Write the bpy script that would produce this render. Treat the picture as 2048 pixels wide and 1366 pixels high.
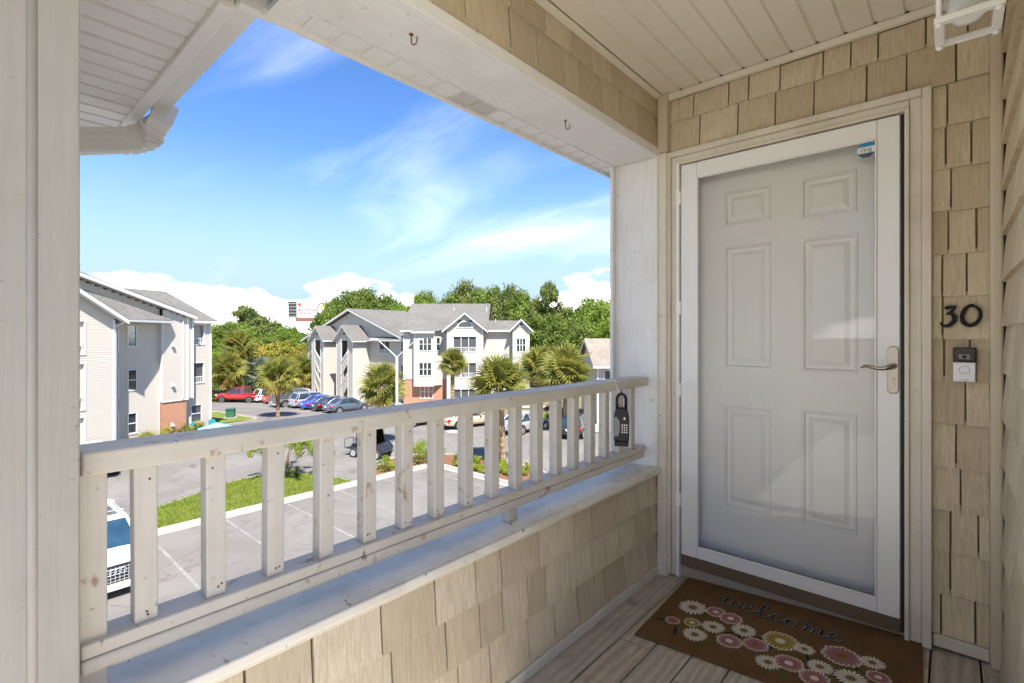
import bpy, bmesh, math, random
from mathutils import Vector, Matrix
for o in list(bpy.data.objects): bpy.data.objects.remove(o)
scene = bpy.context.scene
COL = scene.collection
R = math.radians
rnd = random.Random(11)

# ------------------------------------------------------------------ camera, sky, sun, exposure
DECK = 5.9                    # deck level above the parking lot
EYE = DECK + 1.3
YAW = R(41.601)
cd = bpy.data.cameras.new('camera'); cam = bpy.data.objects.new('camera', cd); COL.objects.link(cam)
cam.location = (0, 0, EYE); cam.rotation_euler = (R(90), 0, YAW)
cd.sensor_width = 36; cd.lens = 17.37; cd.shift_y = -0.00513; cd.clip_start = 0.02; cd.clip_end = 3000
scene.camera = cam

SUN_EL = R(56); SUN_AZ = R(114.9)          # azimuth clockwise from +Y
sun_dir = Vector((math.sin(SUN_AZ)*math.cos(SUN_EL), math.cos(SUN_AZ)*math.cos(SUN_EL), math.sin(SUN_EL)))
sd = bpy.data.lights.new('sun', 'SUN'); sd.energy = 2.6; sd.angle = R(0.5); sd.color = (1.0, 0.95, 0.87)
sun = bpy.data.objects.new('sun', sd); COL.objects.link(sun)
sun.rotation_euler = sun_dir.to_track_quat('Z', 'Y').to_euler()
sun.location = sun_dir*200

world = bpy.data.worlds.new('World'); scene.world = world; world.use_nodes = True
def build_world():
    nt = world.node_tree; nt.nodes.clear(); N = nt.nodes.new; L = nt.links.new
    out = N('ShaderNodeOutputWorld'); bg = N('ShaderNodeBackground'); bg.inputs['Strength'].default_value = 0.050
    sky = N('ShaderNodeTexSky'); sky.sky_type = 'NISHITA'; sky.sun_disc = False
    sky.sun_elevation = SUN_EL; sky.sun_rotation = SUN_AZ; sky.air_density = 1.0; sky.dust_density = 0.0; sky.ozone_density = 3.5
    tc = N('ShaderNodeTexCoord'); sep = N('ShaderNodeSeparateXYZ'); L(tc.outputs['Generated'], sep.inputs[0])
    def math_(op, a, b=None, clamp=False):
        m = N('ShaderNodeMath'); m.operation = op; m.use_clamp = clamp
        for i, v in enumerate((a, b)):
            if v is None: continue
            if isinstance(v, (int, float)): m.inputs[i].default_value = v
            else: L(v, m.inputs[i])
        return m.outputs[0]
    def ramp(v, a, b):
        m = N('ShaderNodeMapRange'); m.interpolation_type = 'SMOOTHSTEP'; L(v, m.inputs['Value'])
        m.inputs['From Min'].default_value = a; m.inputs['From Max'].default_value = b; return m.outputs['Result']
    z = sep.outputs['Z']
    # heaped clouds standing on the horizon
    mp = N('ShaderNodeMapping'); mp.inputs['Scale'].default_value = (1, 1, 2.0); mp.inputs['Location'].default_value = CLOUD_OFF
    L(tc.outputs['Generated'], mp.inputs['Vector'])
    big = N('ShaderNodeTexNoise'); big.inputs['Scale'].default_value = 4.2; big.inputs['Detail'].default_value = 1.0; L(mp.outputs[0], big.inputs['Vector'])
    n1 = N('ShaderNodeTexNoise'); n1.inputs['Scale'].default_value = 9.0; n1.inputs['Detail'].default_value = 9.0; n1.inputs['Roughness'].default_value = 0.55
    L(mp.outputs[0], n1.inputs['Vector'])
    d = math_('ADD', math_('MULTIPLY', big.outputs['Fac'], 1.05), math_('MULTIPLY', n1.outputs['Fac'], 0.9))
    d = math_('ADD', d, math_('MULTIPLY', z, -4.2))
    cum = math_('MULTIPLY', ramp(d, 0.60, 0.84), 0.93)
    shade = ramp(d, 0.80, 1.05)
    # thin high streaks
    zz = math_('ADD', math_('MAXIMUM', z, 0.0), 0.16)
    cx = math_('DIVIDE', sep.outputs['X'], zz); cy = math_('DIVIDE', sep.outputs['Y'], zz)
    cmb = N('ShaderNodeCombineXYZ'); L(cx, cmb.inputs[0]); L(cy, cmb.inputs[1])
    mp2 = N('ShaderNodeMapping'); mp2.inputs['Rotation'].default_value = (0, 0, R(35)); mp2.inputs['Scale'].default_value = (0.42, 1.15, 1)
    mp2.inputs['Location'].default_value = CIRRUS_OFF
    L(cmb.outputs[0], mp2.inputs['Vector'])
    n2 = N('ShaderNodeTexNoise'); n2.inputs['Scale'].default_value = 1.0; n2.inputs['Detail'].default_value = 10; n2.inputs['Roughness'].default_value = 0.52; n2.inputs['Distortion'].default_value = 0.6
    L(mp2.outputs[0], n2.inputs['Vector'])
    cir = math_('MULTIPLY', ramp(n2.outputs['Fac'], 0.47, 0.80), 0.42)
    cir = math_('MULTIPLY', cir, ramp(z, 0.02, 0.2))
    hs = N('ShaderNodeHueSaturation'); hs.inputs['Saturation'].default_value = 1.2; hs.inputs['Hue'].default_value = 0.509; L(sky.outputs[0], hs.inputs['Color'])
    m1 = N('ShaderNodeMixRGB'); L(cir, m1.inputs[0]); hz = N('ShaderNodeMixRGB'); L(ramp(z, 0.36, 0.03), hz.inputs[0]); L(hs.outputs[0], hz.inputs[1]); hz.inputs[2].default_value = (2.35, 3.15, 3.95, 1); L(hz.outputs[0], m1.inputs[1]); m1.inputs[2].default_value = (8.6, 8.8, 9.2, 1)
    cc = N('ShaderNodeMixRGB'); L(shade, cc.inputs[0]); cc.inputs[1].default_value = (28.0, 27.4, 26.4, 1); cc.inputs[2].default_value = (20.0, 20.0, 20.0, 1)
    m2 = N('ShaderNodeMixRGB'); L(cum, m2.inputs[0]); L(m1.outputs[0], m2.inputs[1]); L(cc.outputs[0], m2.inputs[2])
    L(m2.outputs[0], bg.inputs['Color']); L(bg.outputs[0], out.inputs['Surface'])
CLOUD_OFF = (3.1, 0.4, 0.0); CIRRUS_OFF = (0.3, 1.7, 0)
build_world()
vs = scene.view_settings; vs.view_transform = 'Standard'; vs.look = 'None'; vs.gamma = 1.0; vs.use_curve_mapping = False
vs.exposure = 2.4
scene.render.engine = 'CYCLES'
scene.cycles.max_bounces = 10; scene.cycles.diffuse_bounces = 5; scene.cycles.transparent_max_bounces = 16

# ------------------------------------------------------------------ site frame: r = right, d = ahead of the balcony view
SC, SS = math.cos(YAW), math.sin(YAW)
def gz(d): return -0.045*min(max(d-40, 0), 35)      # the lot falls away beyond the lamp
def G(r, d, z=0.0): return W(r, d, gz(d)+z)
def W(r, d, z=0.0): return Vector((r*SC - d*SS, r*SS + d*SC, z))

# ------------------------------------------------------------------ mesh helpers
class MB:
    def __init__(s): s.v = []; s.f = []
    def poly(s, pts):
        n = len(s.v); s.v += [tuple(p) for p in pts]; s.f.append(tuple(range(n, n+len(pts)))); return s
    def box(s, x0, x1, y0, y1, z0, z1, M=None):
        c = [(x0,y0,z0),(x1,y0,z0),(x1,y1,z0),(x0,y1,z0),(x0,y0,z1),(x1,y0,z1),(x1,y1,z1),(x0,y1,z1)]
        if M is not None: c = [tuple(M @ Vector(p)) for p in c]
        n = len(s.v); s.v += c
        s.f += [tuple(n+i for i in q) for q in ((0,3,2,1),(4,5,6,7),(0,1,5,4),(1,2,6,5),(2,3,7,6),(3,0,4,7))]; return s
    def prism(s, pts, a, b, axis='y', M=None):
        """polygon pts in the plane across axis, from a to b along the axis"""
        def mk(p, t):
            q = {'y': (p[0], t, p[1]), 'x': (t, p[0], p[1]), 'z': (p[0], p[1], t)}[axis]
            return tuple(M @ Vector(q)) if M is not None else q
        n = len(s.v); k = len(pts)
        s.v += [mk(p, a) for p in pts] + [mk(p, b) for p in pts]
        s.f.append(tuple(range(n, n+k))); s.f.append(tuple(range(n+2*k-1, n+k-1, -1)))
        for i in range(k):
            j = (i+1) % k; s.f.append((n+j, n+i, n+k+i, n+k+j))
        return s
    def rings(s, rings, cap=True, closed=True):
        n0 = len(s.v); k = len(rings[0])
        for r_ in rings: s.v += [tuple(p) for p in r_]
        for a in range(len(rings)-1):
            for i in range(k if closed else k-1):
                j = (i+1) % k
                s.f.append((n0+a*k+i, n0+a*k+j, n0+(a+1)*k+j, n0+(a+1)*k+i))
        if cap and closed:
            s.f.append(tuple(n0+i for i in range(k-1, -1, -1))); s.f.append(tuple(n0+(len(rings)-1)*k+i for i in range(k)))
        return s
    def tube(s, pts, rad, sides=8, cap=True, flat=1.0):
        pts = [Vector(p) for p in pts]; rs = rad if isinstance(rad, (list, tuple)) else [rad]*len(pts)
        rings = []; prev = None
        for i, p in enumerate(pts):
            t = (pts[min(i+1, len(pts)-1)] - pts[max(i-1, 0)])
            if t.length < 1e-9: t = Vector((0, 0, 1))
            t.normalize()
            if prev is None: u = t.orthogonal().normalized()
            else:
                u = prev - t*prev.dot(t); u = u.normalized() if u.length > 1e-6 else t.orthogonal().normalized()
            prev = u; w = t.cross(u)
            rings.append([p + (u*math.cos(2*math.pi*k/sides) + w*math.sin(2*math.pi*k/sides)*flat)*rs[i] for k in range(sides)])
        return s.rings(rings, cap)
    def lathe(s, prof, sides=16, M=None):
        rings = []
        for r_, z in prof:
            ring = [Vector((r_*math.cos(2*math.pi*k/sides), r_*math.sin(2*math.pi*k/sides), z)) for k in range(sides)]
            rings.append([M @ p for p in ring] if M is not None else ring)
        return s.rings(rings, True)
    def mesh(s, name, mat, smooth=False, fix=True):
        me = bpy.data.meshes.new(name); me.from_pydata(s.v, [], s.f)
        if fix:
            bm = bmesh.new(); bm.from_mesh(me); bmesh.ops.recalc_face_normals(bm, faces=bm.faces); bm.to_mesh(me); bm.free()
        if smooth: me.polygons.foreach_set('use_smooth', [True]*len(me.polygons))
        if mat: me.materials.append(mat)
        me.update(); return me
def link(name, data, parent=None, loc=None, rot=None):
    o = bpy.data.objects.new(name, data); COL.objects.link(o)
    if parent: o.parent = parent
    if loc is not None: o.location = loc
    if rot is not None: o.rotation_euler = rot
    return o
def obj(name, mb, mat, parent=None, loc=None, rot=None, smooth=False, bevel=0, fix=True, seg=2):
    o = link(name, mb.mesh(name, mat, smooth, fix), parent, loc, rot)
    if bevel:
        b = o.modifiers.new('bevel', 'BEVEL'); b.width = bevel; b.segments = seg; b.limit_method = 'ANGLE'; b.angle_limit = R(35)
    return o
def tag(o, label, cat, group=None):
    o['label'] = label; o['category'] = cat
    if group: o['group'] = group
    return o
def thing(name, label, cat, loc=(0,0,0), rot=(0,0,0), group=None):
    o = link(name, None, None, loc, rot); o.empty_display_size = 0.2
    return tag(o, label, cat, group)
def struct(name, mb, mat, **k):
    o = obj(name, mb, mat, **k); o['kind'] = 'structure'; return o
def boxobj(name, b, mat, parent, bevel=0, **k): return obj(name, MB().box(*b), mat, parent, bevel=bevel, **k)

# ------------------------------------------------------------------ materials
class NB:
    def __init__(s, name):
        s.m = bpy.data.materials.new(name); s.m.use_nodes = True; s.nt = s.m.node_tree; s.nt.nodes.clear()
        s.out = s.n('ShaderNodeOutputMaterial')
    def n(s, t, **kw):
        x = s.nt.nodes.new(t)
        for k, v in kw.items(): setattr(x, k, v)
        return x
    def l(s, a, b): s.nt.links.new(a, b)
    def set(s, sock, v):
        if hasattr(v, 'is_linked') or hasattr(v, 'links'): s.l(v, sock)
        else: sock.default_value = v if not isinstance(v, tuple) or len(v) != 3 or sock.type != 'RGBA' else (*v, 1)
    def coord(s, kind='Object', scale=(1,1,1), loc=(0,0,0), rot=(0,0,0)):
        t = s.n('ShaderNodeTexCoord'); m = s.n('ShaderNodeMapping')
        m.inputs['Scale'].default_value = scale; m.inputs['Location'].default_value = loc; m.inputs['Rotation'].default_value = rot
        if kind == 'World':
            g = s.n('ShaderNodeNewGeometry'); s.l(g.outputs['Position'], m.inputs['Vector'])
        else: s.l(t.outputs[kind], m.inputs['Vector'])
        return m.outputs[0]
    def noise(s, vec, scale, detail=4, rough=0.55, dist=0.0):
        x = s.n('ShaderNodeTexNoise'); s.l(vec, x.inputs['Vector'])
        x.inputs['Scale'].default_value = scale; x.inputs['Detail'].default_value = detail; x.inputs['Roughness'].default_value = rough; x.inputs['Distortion'].default_value = dist
        return x.outputs['Fac']
    def range(s, v, a, b, c=0.0, d=1.0):
        x = s.n('ShaderNodeMapRange'); s.l(v, x.inputs['Value'])
        for k, q in zip(('From Min','From Max','To Min','To Max'), (a, b, c, d)): x.inputs[k].default_value = q
        return x.outputs['Result']
    def mix(s, f, a, b, mode='MIX'):
        x = s.n('ShaderNodeMixRGB', blend_type=mode); s.set(x.inputs[0], f); s.set(x.inputs[1], a); s.set(x.inputs[2], b); return x.outputs[0]
    def math(s, op, a, b=None):
        x = s.n('ShaderNodeMath', operation=op); s.set(x.inputs[0], a)
        if b is not None: s.set(x.inputs[1], b)
        return x.outputs[0]
    def rand(s): return s.n('ShaderNodeObjectInfo').outputs['Random']
    def bump(s, h, strength, dist=0.01):
        x = s.n('ShaderNodeBump'); s.l(h, x.inputs['Height']); x.inputs['Strength'].default_value = strength; x.inputs['Distance'].default_value = dist; return x.outputs[0]
    def bsdf(s, color, rough=0.5, normal=None, metallic=0.0, spec=0.5, coat=0.0):
        p = s.n('ShaderNodeBsdfPrincipled'); s.set(p.inputs['Base Color'], color); s.set(p.inputs['Roughness'], rough)
        p.inputs['Metallic'].default_value = metallic; p.inputs['Specular IOR Level'].default_value = spec
        if coat: p.inputs['Coat Weight'].default_value = coat; p.inputs['Coat Roughness'].default_value = 0.04
        if normal is not None: s.l(normal, p.inputs['Normal'])
        s.l(p.outputs[0], s.out.inputs['Surface']); return p
def plain(name, color, rough=0.5, metallic=0.0, spec=0.5, coat=0.0, var=0.06, scale=6.0):
    b = NB(name); n = b.noise(b.coord(), scale)
    c = b.mix(b.range(n, 0.3, 0.7), tuple(x*(1-var) for x in color), tuple(min(1, x*(1+var)) for x in color))
    b.bsdf(c, rough, None, metallic, spec, coat); return b.m
def painted(name, color, grime=0.35, rust=0.0, axis=(1,1,1), rough=0.5, grain=1.0, seed=0.0, flecks=0.75):
    """weathered paint over wood: soft grime, small dark flecks, some rust bleeding"""
    b = NB(name); v = b.coord('World', loc=(seed, seed*2, 0)); g = b.coord('World', scale=axis)
    soft = b.noise(v, 5.0, 6, 0.6); fine = b.noise(g, 60.0, 5, 0.6); fleck = b.noise(b.coord('World', scale=tuple(1 if a < 1 else 0.55 for a in axis), loc=(seed, 0, 3)), 46.0, 3, 0.6)
    c = b.mix(b.range(soft, 0.45, 0.8, 0, grime), color, (color[0]*0.62, color[1]*0.57, color[2]*0.47))
    c = b.mix(b.range(fine, 0.35, 0.72, 0.0, 0.30*min(1, grain)), c, tuple(x*0.72 for x in color))
    c = b.mix(b.range(fleck, 0.675, 0.72, 0, flecks), c, (0.13, 0.115, 0.09))
    if rust:
        rn = b.noise(b.coord('World', loc=(1.3, 4, 2)), 17.0, 5, 0.65)
        c = b.mix(b.range(rn, 0.62, 0.71, 0, rust), c, (0.25, 0.11, 0.03))
    b.bsdf(c, rough, b.bump(fine, 0.12*grain, 0.004)); return b.m
WHITE = (0.74, 0.725, 0.69)
M = {}
M['rail'] = painted('painted_rail', (0.63, 0.59, 0.51), 0.5, 0.8, (1, .06, 1), seed=2)
M['baluster'] = painted('painted_baluster', (0.63, 0.595, 0.53), 0.4, 0.7, (1, 1, .06), seed=5)
M['sill'] = painted('painted_sill', (0.80, 0.755, 0.67), 0.8, 0.25, (1, .1, 1), seed=8)
M['trim'] = painted('painted_trim', (0.80, 0.80, 0.79), 0.25, 0.0, (1, 1, .08), seed=1, flecks=0.3)
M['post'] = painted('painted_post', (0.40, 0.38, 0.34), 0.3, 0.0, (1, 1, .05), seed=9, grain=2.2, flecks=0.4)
M['header'] = painted('painted_header', (0.84, 0.84, 0.83), 0.3, 0.0, (1, .1, 1), seed=3, flecks=0.25)
M['casing'] = painted('cream_casing', (0.72, 0.675, 0.58), 0.55, 0.0, (1, 1, .08), seed=12, flecks=0.3)
M['vinyl'] = painted('white_vinyl', (0.85, 0.85, 0.84), 0.12, 0.0, (1, 1, 1), 0.4, 0.2, seed=15, flecks=0)
M['cream_vinyl'] = painted('cream_vinyl', (0.80, 0.75, 0.655), 0.15, 0.0, (1, 1, 1), 0.4, 0.2, seed=18, flecks=0)
M['corner'] = painted('tan_corner_post', (0.58, 0.51, 0.385), 0.2, 0.0, (1, 1, .1), 0.45, 0.3, seed=21, flecks=0)
M['door'] = painted('door_white', (0.84, 0.835, 0.81), 0.08, 0.0, (1, 1, .2), 0.35, 0.15, seed=23, flecks=0)
M['storm'] = plain('storm_frame_white', (0.82, 0.825, 0.82), 0.3, var=0.02)
M['gutter'] = plain('gutter_white', (0.80, 0.79, 0.765), 0.4, var=0.05, scale=3)
def m_shingle():
    b = NB('cedar_look_shingle'); r_ = b.rand()
    v = b.n('ShaderNodeVectorMath', operation='ADD'); t = b.n('ShaderNodeTexCoord'); b.l(t.outputs['Object'], v.inputs[0])
    cb = b.n('ShaderNodeCombineXYZ'); b.l(b.math('MULTIPLY', r_, 37.0), cb.inputs[0]); b.l(b.math('MULTIPLY', r_, 11.0), cb.inputs[2]); b.l(cb.outputs[0], v.inputs[1])
    mp = b.n('ShaderNodeMapping'); mp.inputs['Scale'].default_value = (1, 1, 0.045); mp.inputs['Rotation'].default_value = (0, R(1.5), 0); b.l(v.outputs[0], mp.inputs['Vector'])
    g = b.noise(mp.outputs[0], 150.0, 4, 0.6, 0.3); g2 = b.noise(mp.outputs[0], 45.0, 2, 0.5)
    soft = b.noise(v.outputs[0], 6.0, 4)
    base = b.mix(r_, (0.57, 0.48, 0.335), (0.74, 0.645, 0.48))
    c = b.mix(b.range(g, 0.35, 0.7, 0.0, 0.42), base, (0.33, 0.255, 0.15))
    c = b.mix(b.range(g2, 0.62, 0.72, 0.0, 0.22), c, (0.26, 0.20, 0.125))
    c = b.mix(b.range(soft, 0.4, 0.75, 0, 0.18), c, (0.36, 0.31, 0.235))
    h = b.math('ADD', g, b.math('MULTIPLY', g2, 0.7))
    b.bsdf(c, 0.6, b.bump(h, 0.6, 0.004), spec=0.3); return b.m
M['shingle'] = m_shingle()
M['shingle_gap'] = plain('shingle_backing', (0.22, 0.175, 0.115), 0.8)
def m_plank(name='weathered_deck_plank', sc=(1, 0.09, 1), band='X'):
    b = NB(name); r_ = b.rand()
    v = b.n('ShaderNodeVectorMath', operation='ADD'); t = b.n('ShaderNodeTexCoord'); b.l(t.outputs['Object'], v.inputs[0])
    cb = b.n('ShaderNodeCombineXYZ'); b.l(b.math('MULTIPLY', r_, 23.0), cb.inputs[0]); b.l(b.math('MULTIPLY', r_, 41.0), cb.inputs[1]); b.l(cb.outputs[0], v.inputs[1])
    mp = b.n('ShaderNodeMapping'); mp.inputs['Scale'].default_value = sc; b.l(v.outputs[0], mp.inputs['Vector'])
    warp = b.noise(mp.outputs[0], 6.0, 2, 0.5)
    wv = b.n('ShaderNodeTexWave', wave_type='BANDS', bands_direction=band); b.l(mp.outputs[0], wv.inputs['Vector'])
    wv.inputs['Scale'].default_value = 8.0; wv.inputs['Distortion'].default_value = 9.0; wv.inputs['Detail'].default_value = 3; wv.inputs['Detail Scale'].default_value = 1.2
    g = b.noise(mp.outputs[0], 140.0, 4, 0.65)
    c = b.mix(b.range(wv.outputs['Fac'], 0.1, 0.9), (0.44, 0.375, 0.285), (0.56, 0.49, 0.39))
    c = b.mix(b.range(g, 0.4, 0.75, 0, 0.45), c, (0.16, 0.125, 0.085))
    c = b.mix(b.math('MULTIPLY', r_, 0.35), c, (0.42, 0.39, 0.345))
    blot = b.noise(v.outputs[0], 7.0, 4, 0.6); c = b.mix(b.range(blot, 0.58, 0.72, 0, 0.5), c, (0.13, 0.105, 0.08))
    b.bsdf(c, 0.75, b.bump(b.math('ADD', g, wv.outputs['Fac']), 0.35, 0.003), spec=0.25); return b.m
M['plank'] = m_plank(); M['plank_x'] = m_plank('weathered_threshold', (0.09, 1, 1), 'Y')
M['bronze'] = plain('brown_door_sweep', (0.15, 0.105, 0.07), 0.45)
M['black'] = plain('black_plastic', (0.009, 0.009, 0.011), 0.42, spec=0.35)
M['black_iron'] = plain('black_painted_iron', (0.005, 0.005, 0.005), 0.55, spec=0.3)
M['rubber'] = plain('tyre_rubber', (0.022, 0.022, 0.023), 0.8)
M['seal_gap'] = plain('dark_seal_and_gap', (0.03, 0.03, 0.032), 0.6)  # gasket tone, also used for the painted shade in the door gap
M['silver'] = plain('silver_plastic', (0.55, 0.56, 0.58), 0.33, metallic=0.55)
M['nickel'] = plain('satin_nickel', (0.33, 0.30, 0.255), 0.27, metallic=1.0)
M['grey_shell'] = plain('grey_shell', (0.24, 0.245, 0.25), 0.4)
M['rusty'] = plain('rusty_steel', (0.20, 0.10, 0.055), 0.7, metallic=0.2, var=0.5, scale=120)
M['screw'] = plain('dull_steel', (0.30, 0.29, 0.27), 0.5, metallic=0.8)
M['opal'] = plain('white_lamp_bulb', (0.82, 0.83, 0.84), 0.2, var=0.01)
M['string'] = plain('white_cable_tie', (0.8, 0.8, 0.78), 0.4)
def m_glass(name, tint=(1,1,1), ior=1.5, gain=1.0):
    b = NB(name); fr = b.n('ShaderNodeFresnel'); fr.inputs['IOR'].default_value = ior
    tr = b.n('ShaderNodeBsdfTransparent'); tr.inputs[0].default_value = (*tint, 1); gl = b.n('ShaderNodeBsdfGlossy'); gl.inputs['Roughness'].default_value = 0.0
    mx = b.n('ShaderNodeMixShader'); b.l(b.math('MULTIPLY', fr.outputs[0], gain), mx.inputs[0]); b.l(tr.outputs[0], mx.inputs[1]); b.l(gl.outputs[0], mx.inputs[2])
    b.l(mx.outputs[0], b.out.inputs['Surface']); return b.m
M['glass'] = m_glass('clear_storm_glass', (0.98, 0.985, 0.98), 1.5, 0.8)
M['lampglass'] = m_glass('lantern_glass', (0.97, 0.98, 0.98), 1.45)
# ================================================================== THE BALCONY
WX, WY, E = -1.188, 2.5595, EYE          # inner face of the balcony wall, face of the entrance wall, eye level
JY = 2.503                                # far jamb of the opening
PY = 0.151                                # near post
def fz(x): return E - 1.278 + (x + 1.19)*0.045     # deck surface, laid to a slight fall
COURSE = 0.1655
_sh = {}
def shingle_mesh(w, h, t0=0.019, t1=0.003):
    key = (round(w, 3), round(h, 3), t0)
    if key not in _sh:
        b = MB(); w2 = w/2
        n = len(b.v)
        b.v += [(-w2,-t0,0),(w2,-t0,0),(w2,0,0),(-w2,0,0),(-w2,-t1-(t0-t1)*(1-min(1,h/0.185)),h),(w2,-t1-(t0-t1)*(1-min(1,h/0.185)),h),(w2,0,h),(-w2,0,h)]
        b.f += [(0,3,2,1),(4,5,6,7),(0,1,5,4),(1,2,6,5),(2,3,7,6),(3,0,4,7)]
        _sh[key] = b.mesh('shingle', M['shingle'])
    return _sh[key]
def shingles(parent, origin, rot, x0, x1, z0, z1, zref, widths=(0.10,0.13,0.155,0.175,0.20,0.13,0.16), thick=0.013, ragged=0.0, seed=1):
    """courses of single shingles on a wall plane; local x along the wall, outward is local -y"""
    q = random.Random(seed); ca, sa = math.cos(rot), math.sin(rot)
    k = math.ceil((z1 - zref)/COURSE) 
    while True:
        k -= 1; zb = zref + k*COURSE
        if zb + COURSE < z0 + 0.004: break
        if zb > z1 - 0.01: continue
        a = max(zb, z0); h = min(zb + COURSE + 0.018, z1) - a
        if h < 0.012: continue
        x = x0 - q.random()*0.1
        while x < x1 - 0.004:
            w = q.choice(widths)*q.uniform(0.93, 1.07)
            l, r_ = max(x, x0), min(x + w - 0.0065, x1)
            if x1 - r_ < 0.03: r_ = x1
            x += w
            if r_ - l < 0.012: continue
            dz = q.uniform(-0.0035, 0.0035) if a == zb else 0
            cx = (l + r_)/2
            o = link('shingle', shingle_mesh(r_ - l, h + (0.0 if dz > 0 else 0)), parent)
            o.location = (origin[0] + ca*cx, origin[1] + sa*cx, a + dz)
            o.rotation_euler = (q.uniform(-0.012, 0.008), q.uniform(-0.006, 0.006), rot)
def strips(parent, name, n, mat, fn):
    for i in range(n): fn(i)

# ---- deck
deck = MB().box(-1.19, 4.6, -2.6, WY+0.14, DECK-0.32, DECK-0.12)
deck = struct('deck_floor', deck, M['shingle_gap'])
pw = 0.141
for i in range(42):
    x0 = -1.186 + i*pw
    ys = [-2.55, -0.9 + 0.7*((i*37) % 5)/5, 1.86 if i == 1 else 1.1 + 0.9*((i*53) % 7)/7, WY+0.10]
    if x0 > 0.1: ys[-1] = 0.70 if x0 > 0.2 else WY+0.02
    ys = sorted(y for y in ys if y <= ys[-1])
    for a, b2 in zip(ys[:-1], ys[1:]):
        if b2 - a < 0.1: continue
        o = boxobj('plank', (-pw/2+0.003, pw/2-0.003, -(b2-a)/2+0.002, (b2-a)/2-0.002, -0.036, 0), M['plank'], deck, bevel=0.003)
        o.location = (x0+pw/2, (a+b2)/2, fz(x0+pw/2) if x0 < 0.2 else fz(0.2)); o.rotation_euler = (0, -0.045 if x0 < 0.2 else 0, 0)

struct('bounce_slab', MB().box(WX+0.05, 4.6, -2.6, 1.12, DECK+0.045, DECK+0.08), None)  # unseen pale slab added over the planks to bounce sun into the porch
# ---- balcony wall with its opening
bw = thing('balcony_wall', 'tan shingled half wall with white sill, jamb and header around the open balcony', 'wall', (WX-0.12, 1.3, DECK))
bw_inv = Matrix.Translation(-bw.location)
def sub(t):   # place children built in world coordinates under a thing
    inv = Matrix.Translation(-Vector(t.location)) if not t.rotation_euler.z else (Matrix.Translation(t.location) @ Matrix.Rotation(t.rotation_euler.z, 4, 'Z')).inverted()
    for c in t.children: c.matrix_parent_inverse = inv
boxobj('core', (WX-0.235, WX-0.016, -2.6, WY+5, E-3.2, E-0.75), M['shingle_gap'], bw)
boxobj('outer_wall', (WX-0.235, WX-0.10, WY+0.15, WY+5, E-0.749, E+1.3), M['shingle_gap'], bw)
boxobj('upper_core', (WX-0.231, WX-0.016, -2.6, WY+0.02, E+1.012, E+1.45), M['shingle_gap'], bw)
boxobj('jamb_core', (WX-0.228, WX-0.016, JY+0.012, WY+0.02, E-0.749, E+1.011), M['shingle_gap'], bw)
shingles(bw, (WX-0.013, 0), R(90), PY-0.09, WY-0.002, fz(WX)+0.045, E-0.731, E-0.727, (0.15,0.18,0.205,0.235,0.12,0.165,0.22), seed=4)
shingles(bw, (WX-0.013, 0), R(90), -1.2, WY-0.002, E+1.012, E+1.285, E-0.727+COURSE*10+0.095, (0.12,0.15,0.19,0.21,0.17), seed=9)
shingles(bw, (WX-0.013, 0), R(90), JY+0.006, WY-0.002, E-0.72, E+1.010, E-0.727, (0.3,), seed=2)
# sill: slopes outward, with a nosing
sill = MB().prism([(WX+0.022, E-0.698), (WX-0.262, E-0.716), (WX-0.262, E-0.756), (WX+0.022, E-0.730)], PY-0.02, JY-0.002)
obj('sill', sill, M['sill'], bw, bevel=0.003)
nos = boxobj('sill_nosing', (WX+0.0225, WX+0.034, PY-0.1, JY+0.012, E-0.724, E-0.6985), M['sill'], bw, bevel=0.004)
boxobj('sill_apron', (WX-0.001, WX+0.016, PY-0.09, JY+0.004, E-0.742, E-0.7305), M['casing'], bw, bevel=0.002)
# jamb and header
boxobj('jamb_board', (WX-0.243, WX-0.012, JY, JY+0.016, E-0.745, E+0.964), M['trim'], bw, bevel=0.002)
boxobj('jamb_casing', (WX-0.0115, WX+0.012, JY-0.004, JY+0.030, E-0.70, E+1.002), M['trim'], bw, bevel=0.003)
boxobj('jamb_outer_trim', (WX-0.262, WX-0.2435, JY-0.03, JY+0.06, E-0.8, E+0.964), M['trim'], bw, bevel=0.002)
boxobj('header_board', (WX-0.243, WX-0.012, -2.5, JY+0.016, E+0.965, E+0.985), M['header'], bw, bevel=0.002)
boxobj('header_casing', (WX-0.0115, WX+0.014, -2.5, JY+0.030, E+0.9635, E+1.010), M['header'], bw, bevel=0.003)
boxobj('ceiling_moulding', (WX-0.010, WX+0.028, -2.5, WY-0.03, E+1.283, E+1.297), M['cream_vinyl'], bw, bevel=0.003)
boxobj('base_trim', (WX-0.010, WX+0.014, PY-0.3, WY-0.002, fz(WX)+0.001, fz(WX)+0.043), M['casing'], bw, bevel=0.003)
# near post: boards with a bead between them
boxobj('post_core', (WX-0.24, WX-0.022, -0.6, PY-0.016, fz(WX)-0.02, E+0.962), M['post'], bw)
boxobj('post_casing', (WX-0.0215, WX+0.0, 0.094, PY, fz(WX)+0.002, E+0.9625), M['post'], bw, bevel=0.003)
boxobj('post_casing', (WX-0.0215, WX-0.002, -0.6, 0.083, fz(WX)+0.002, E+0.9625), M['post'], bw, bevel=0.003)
obj('post_bead', MB().tube([(WX-0.005, 0.0885, fz(WX)+0.003), (WX-0.005, 0.0885, E+0.962)], 0.008, 10), M['post'], bw, smooth=True)
boxobj('post_return', (WX-0.238, WX-0.022, PY-0.0155, PY-0.001, E-0.74, E+0.9625), M['trim'], bw)
sub(bw)

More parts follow.
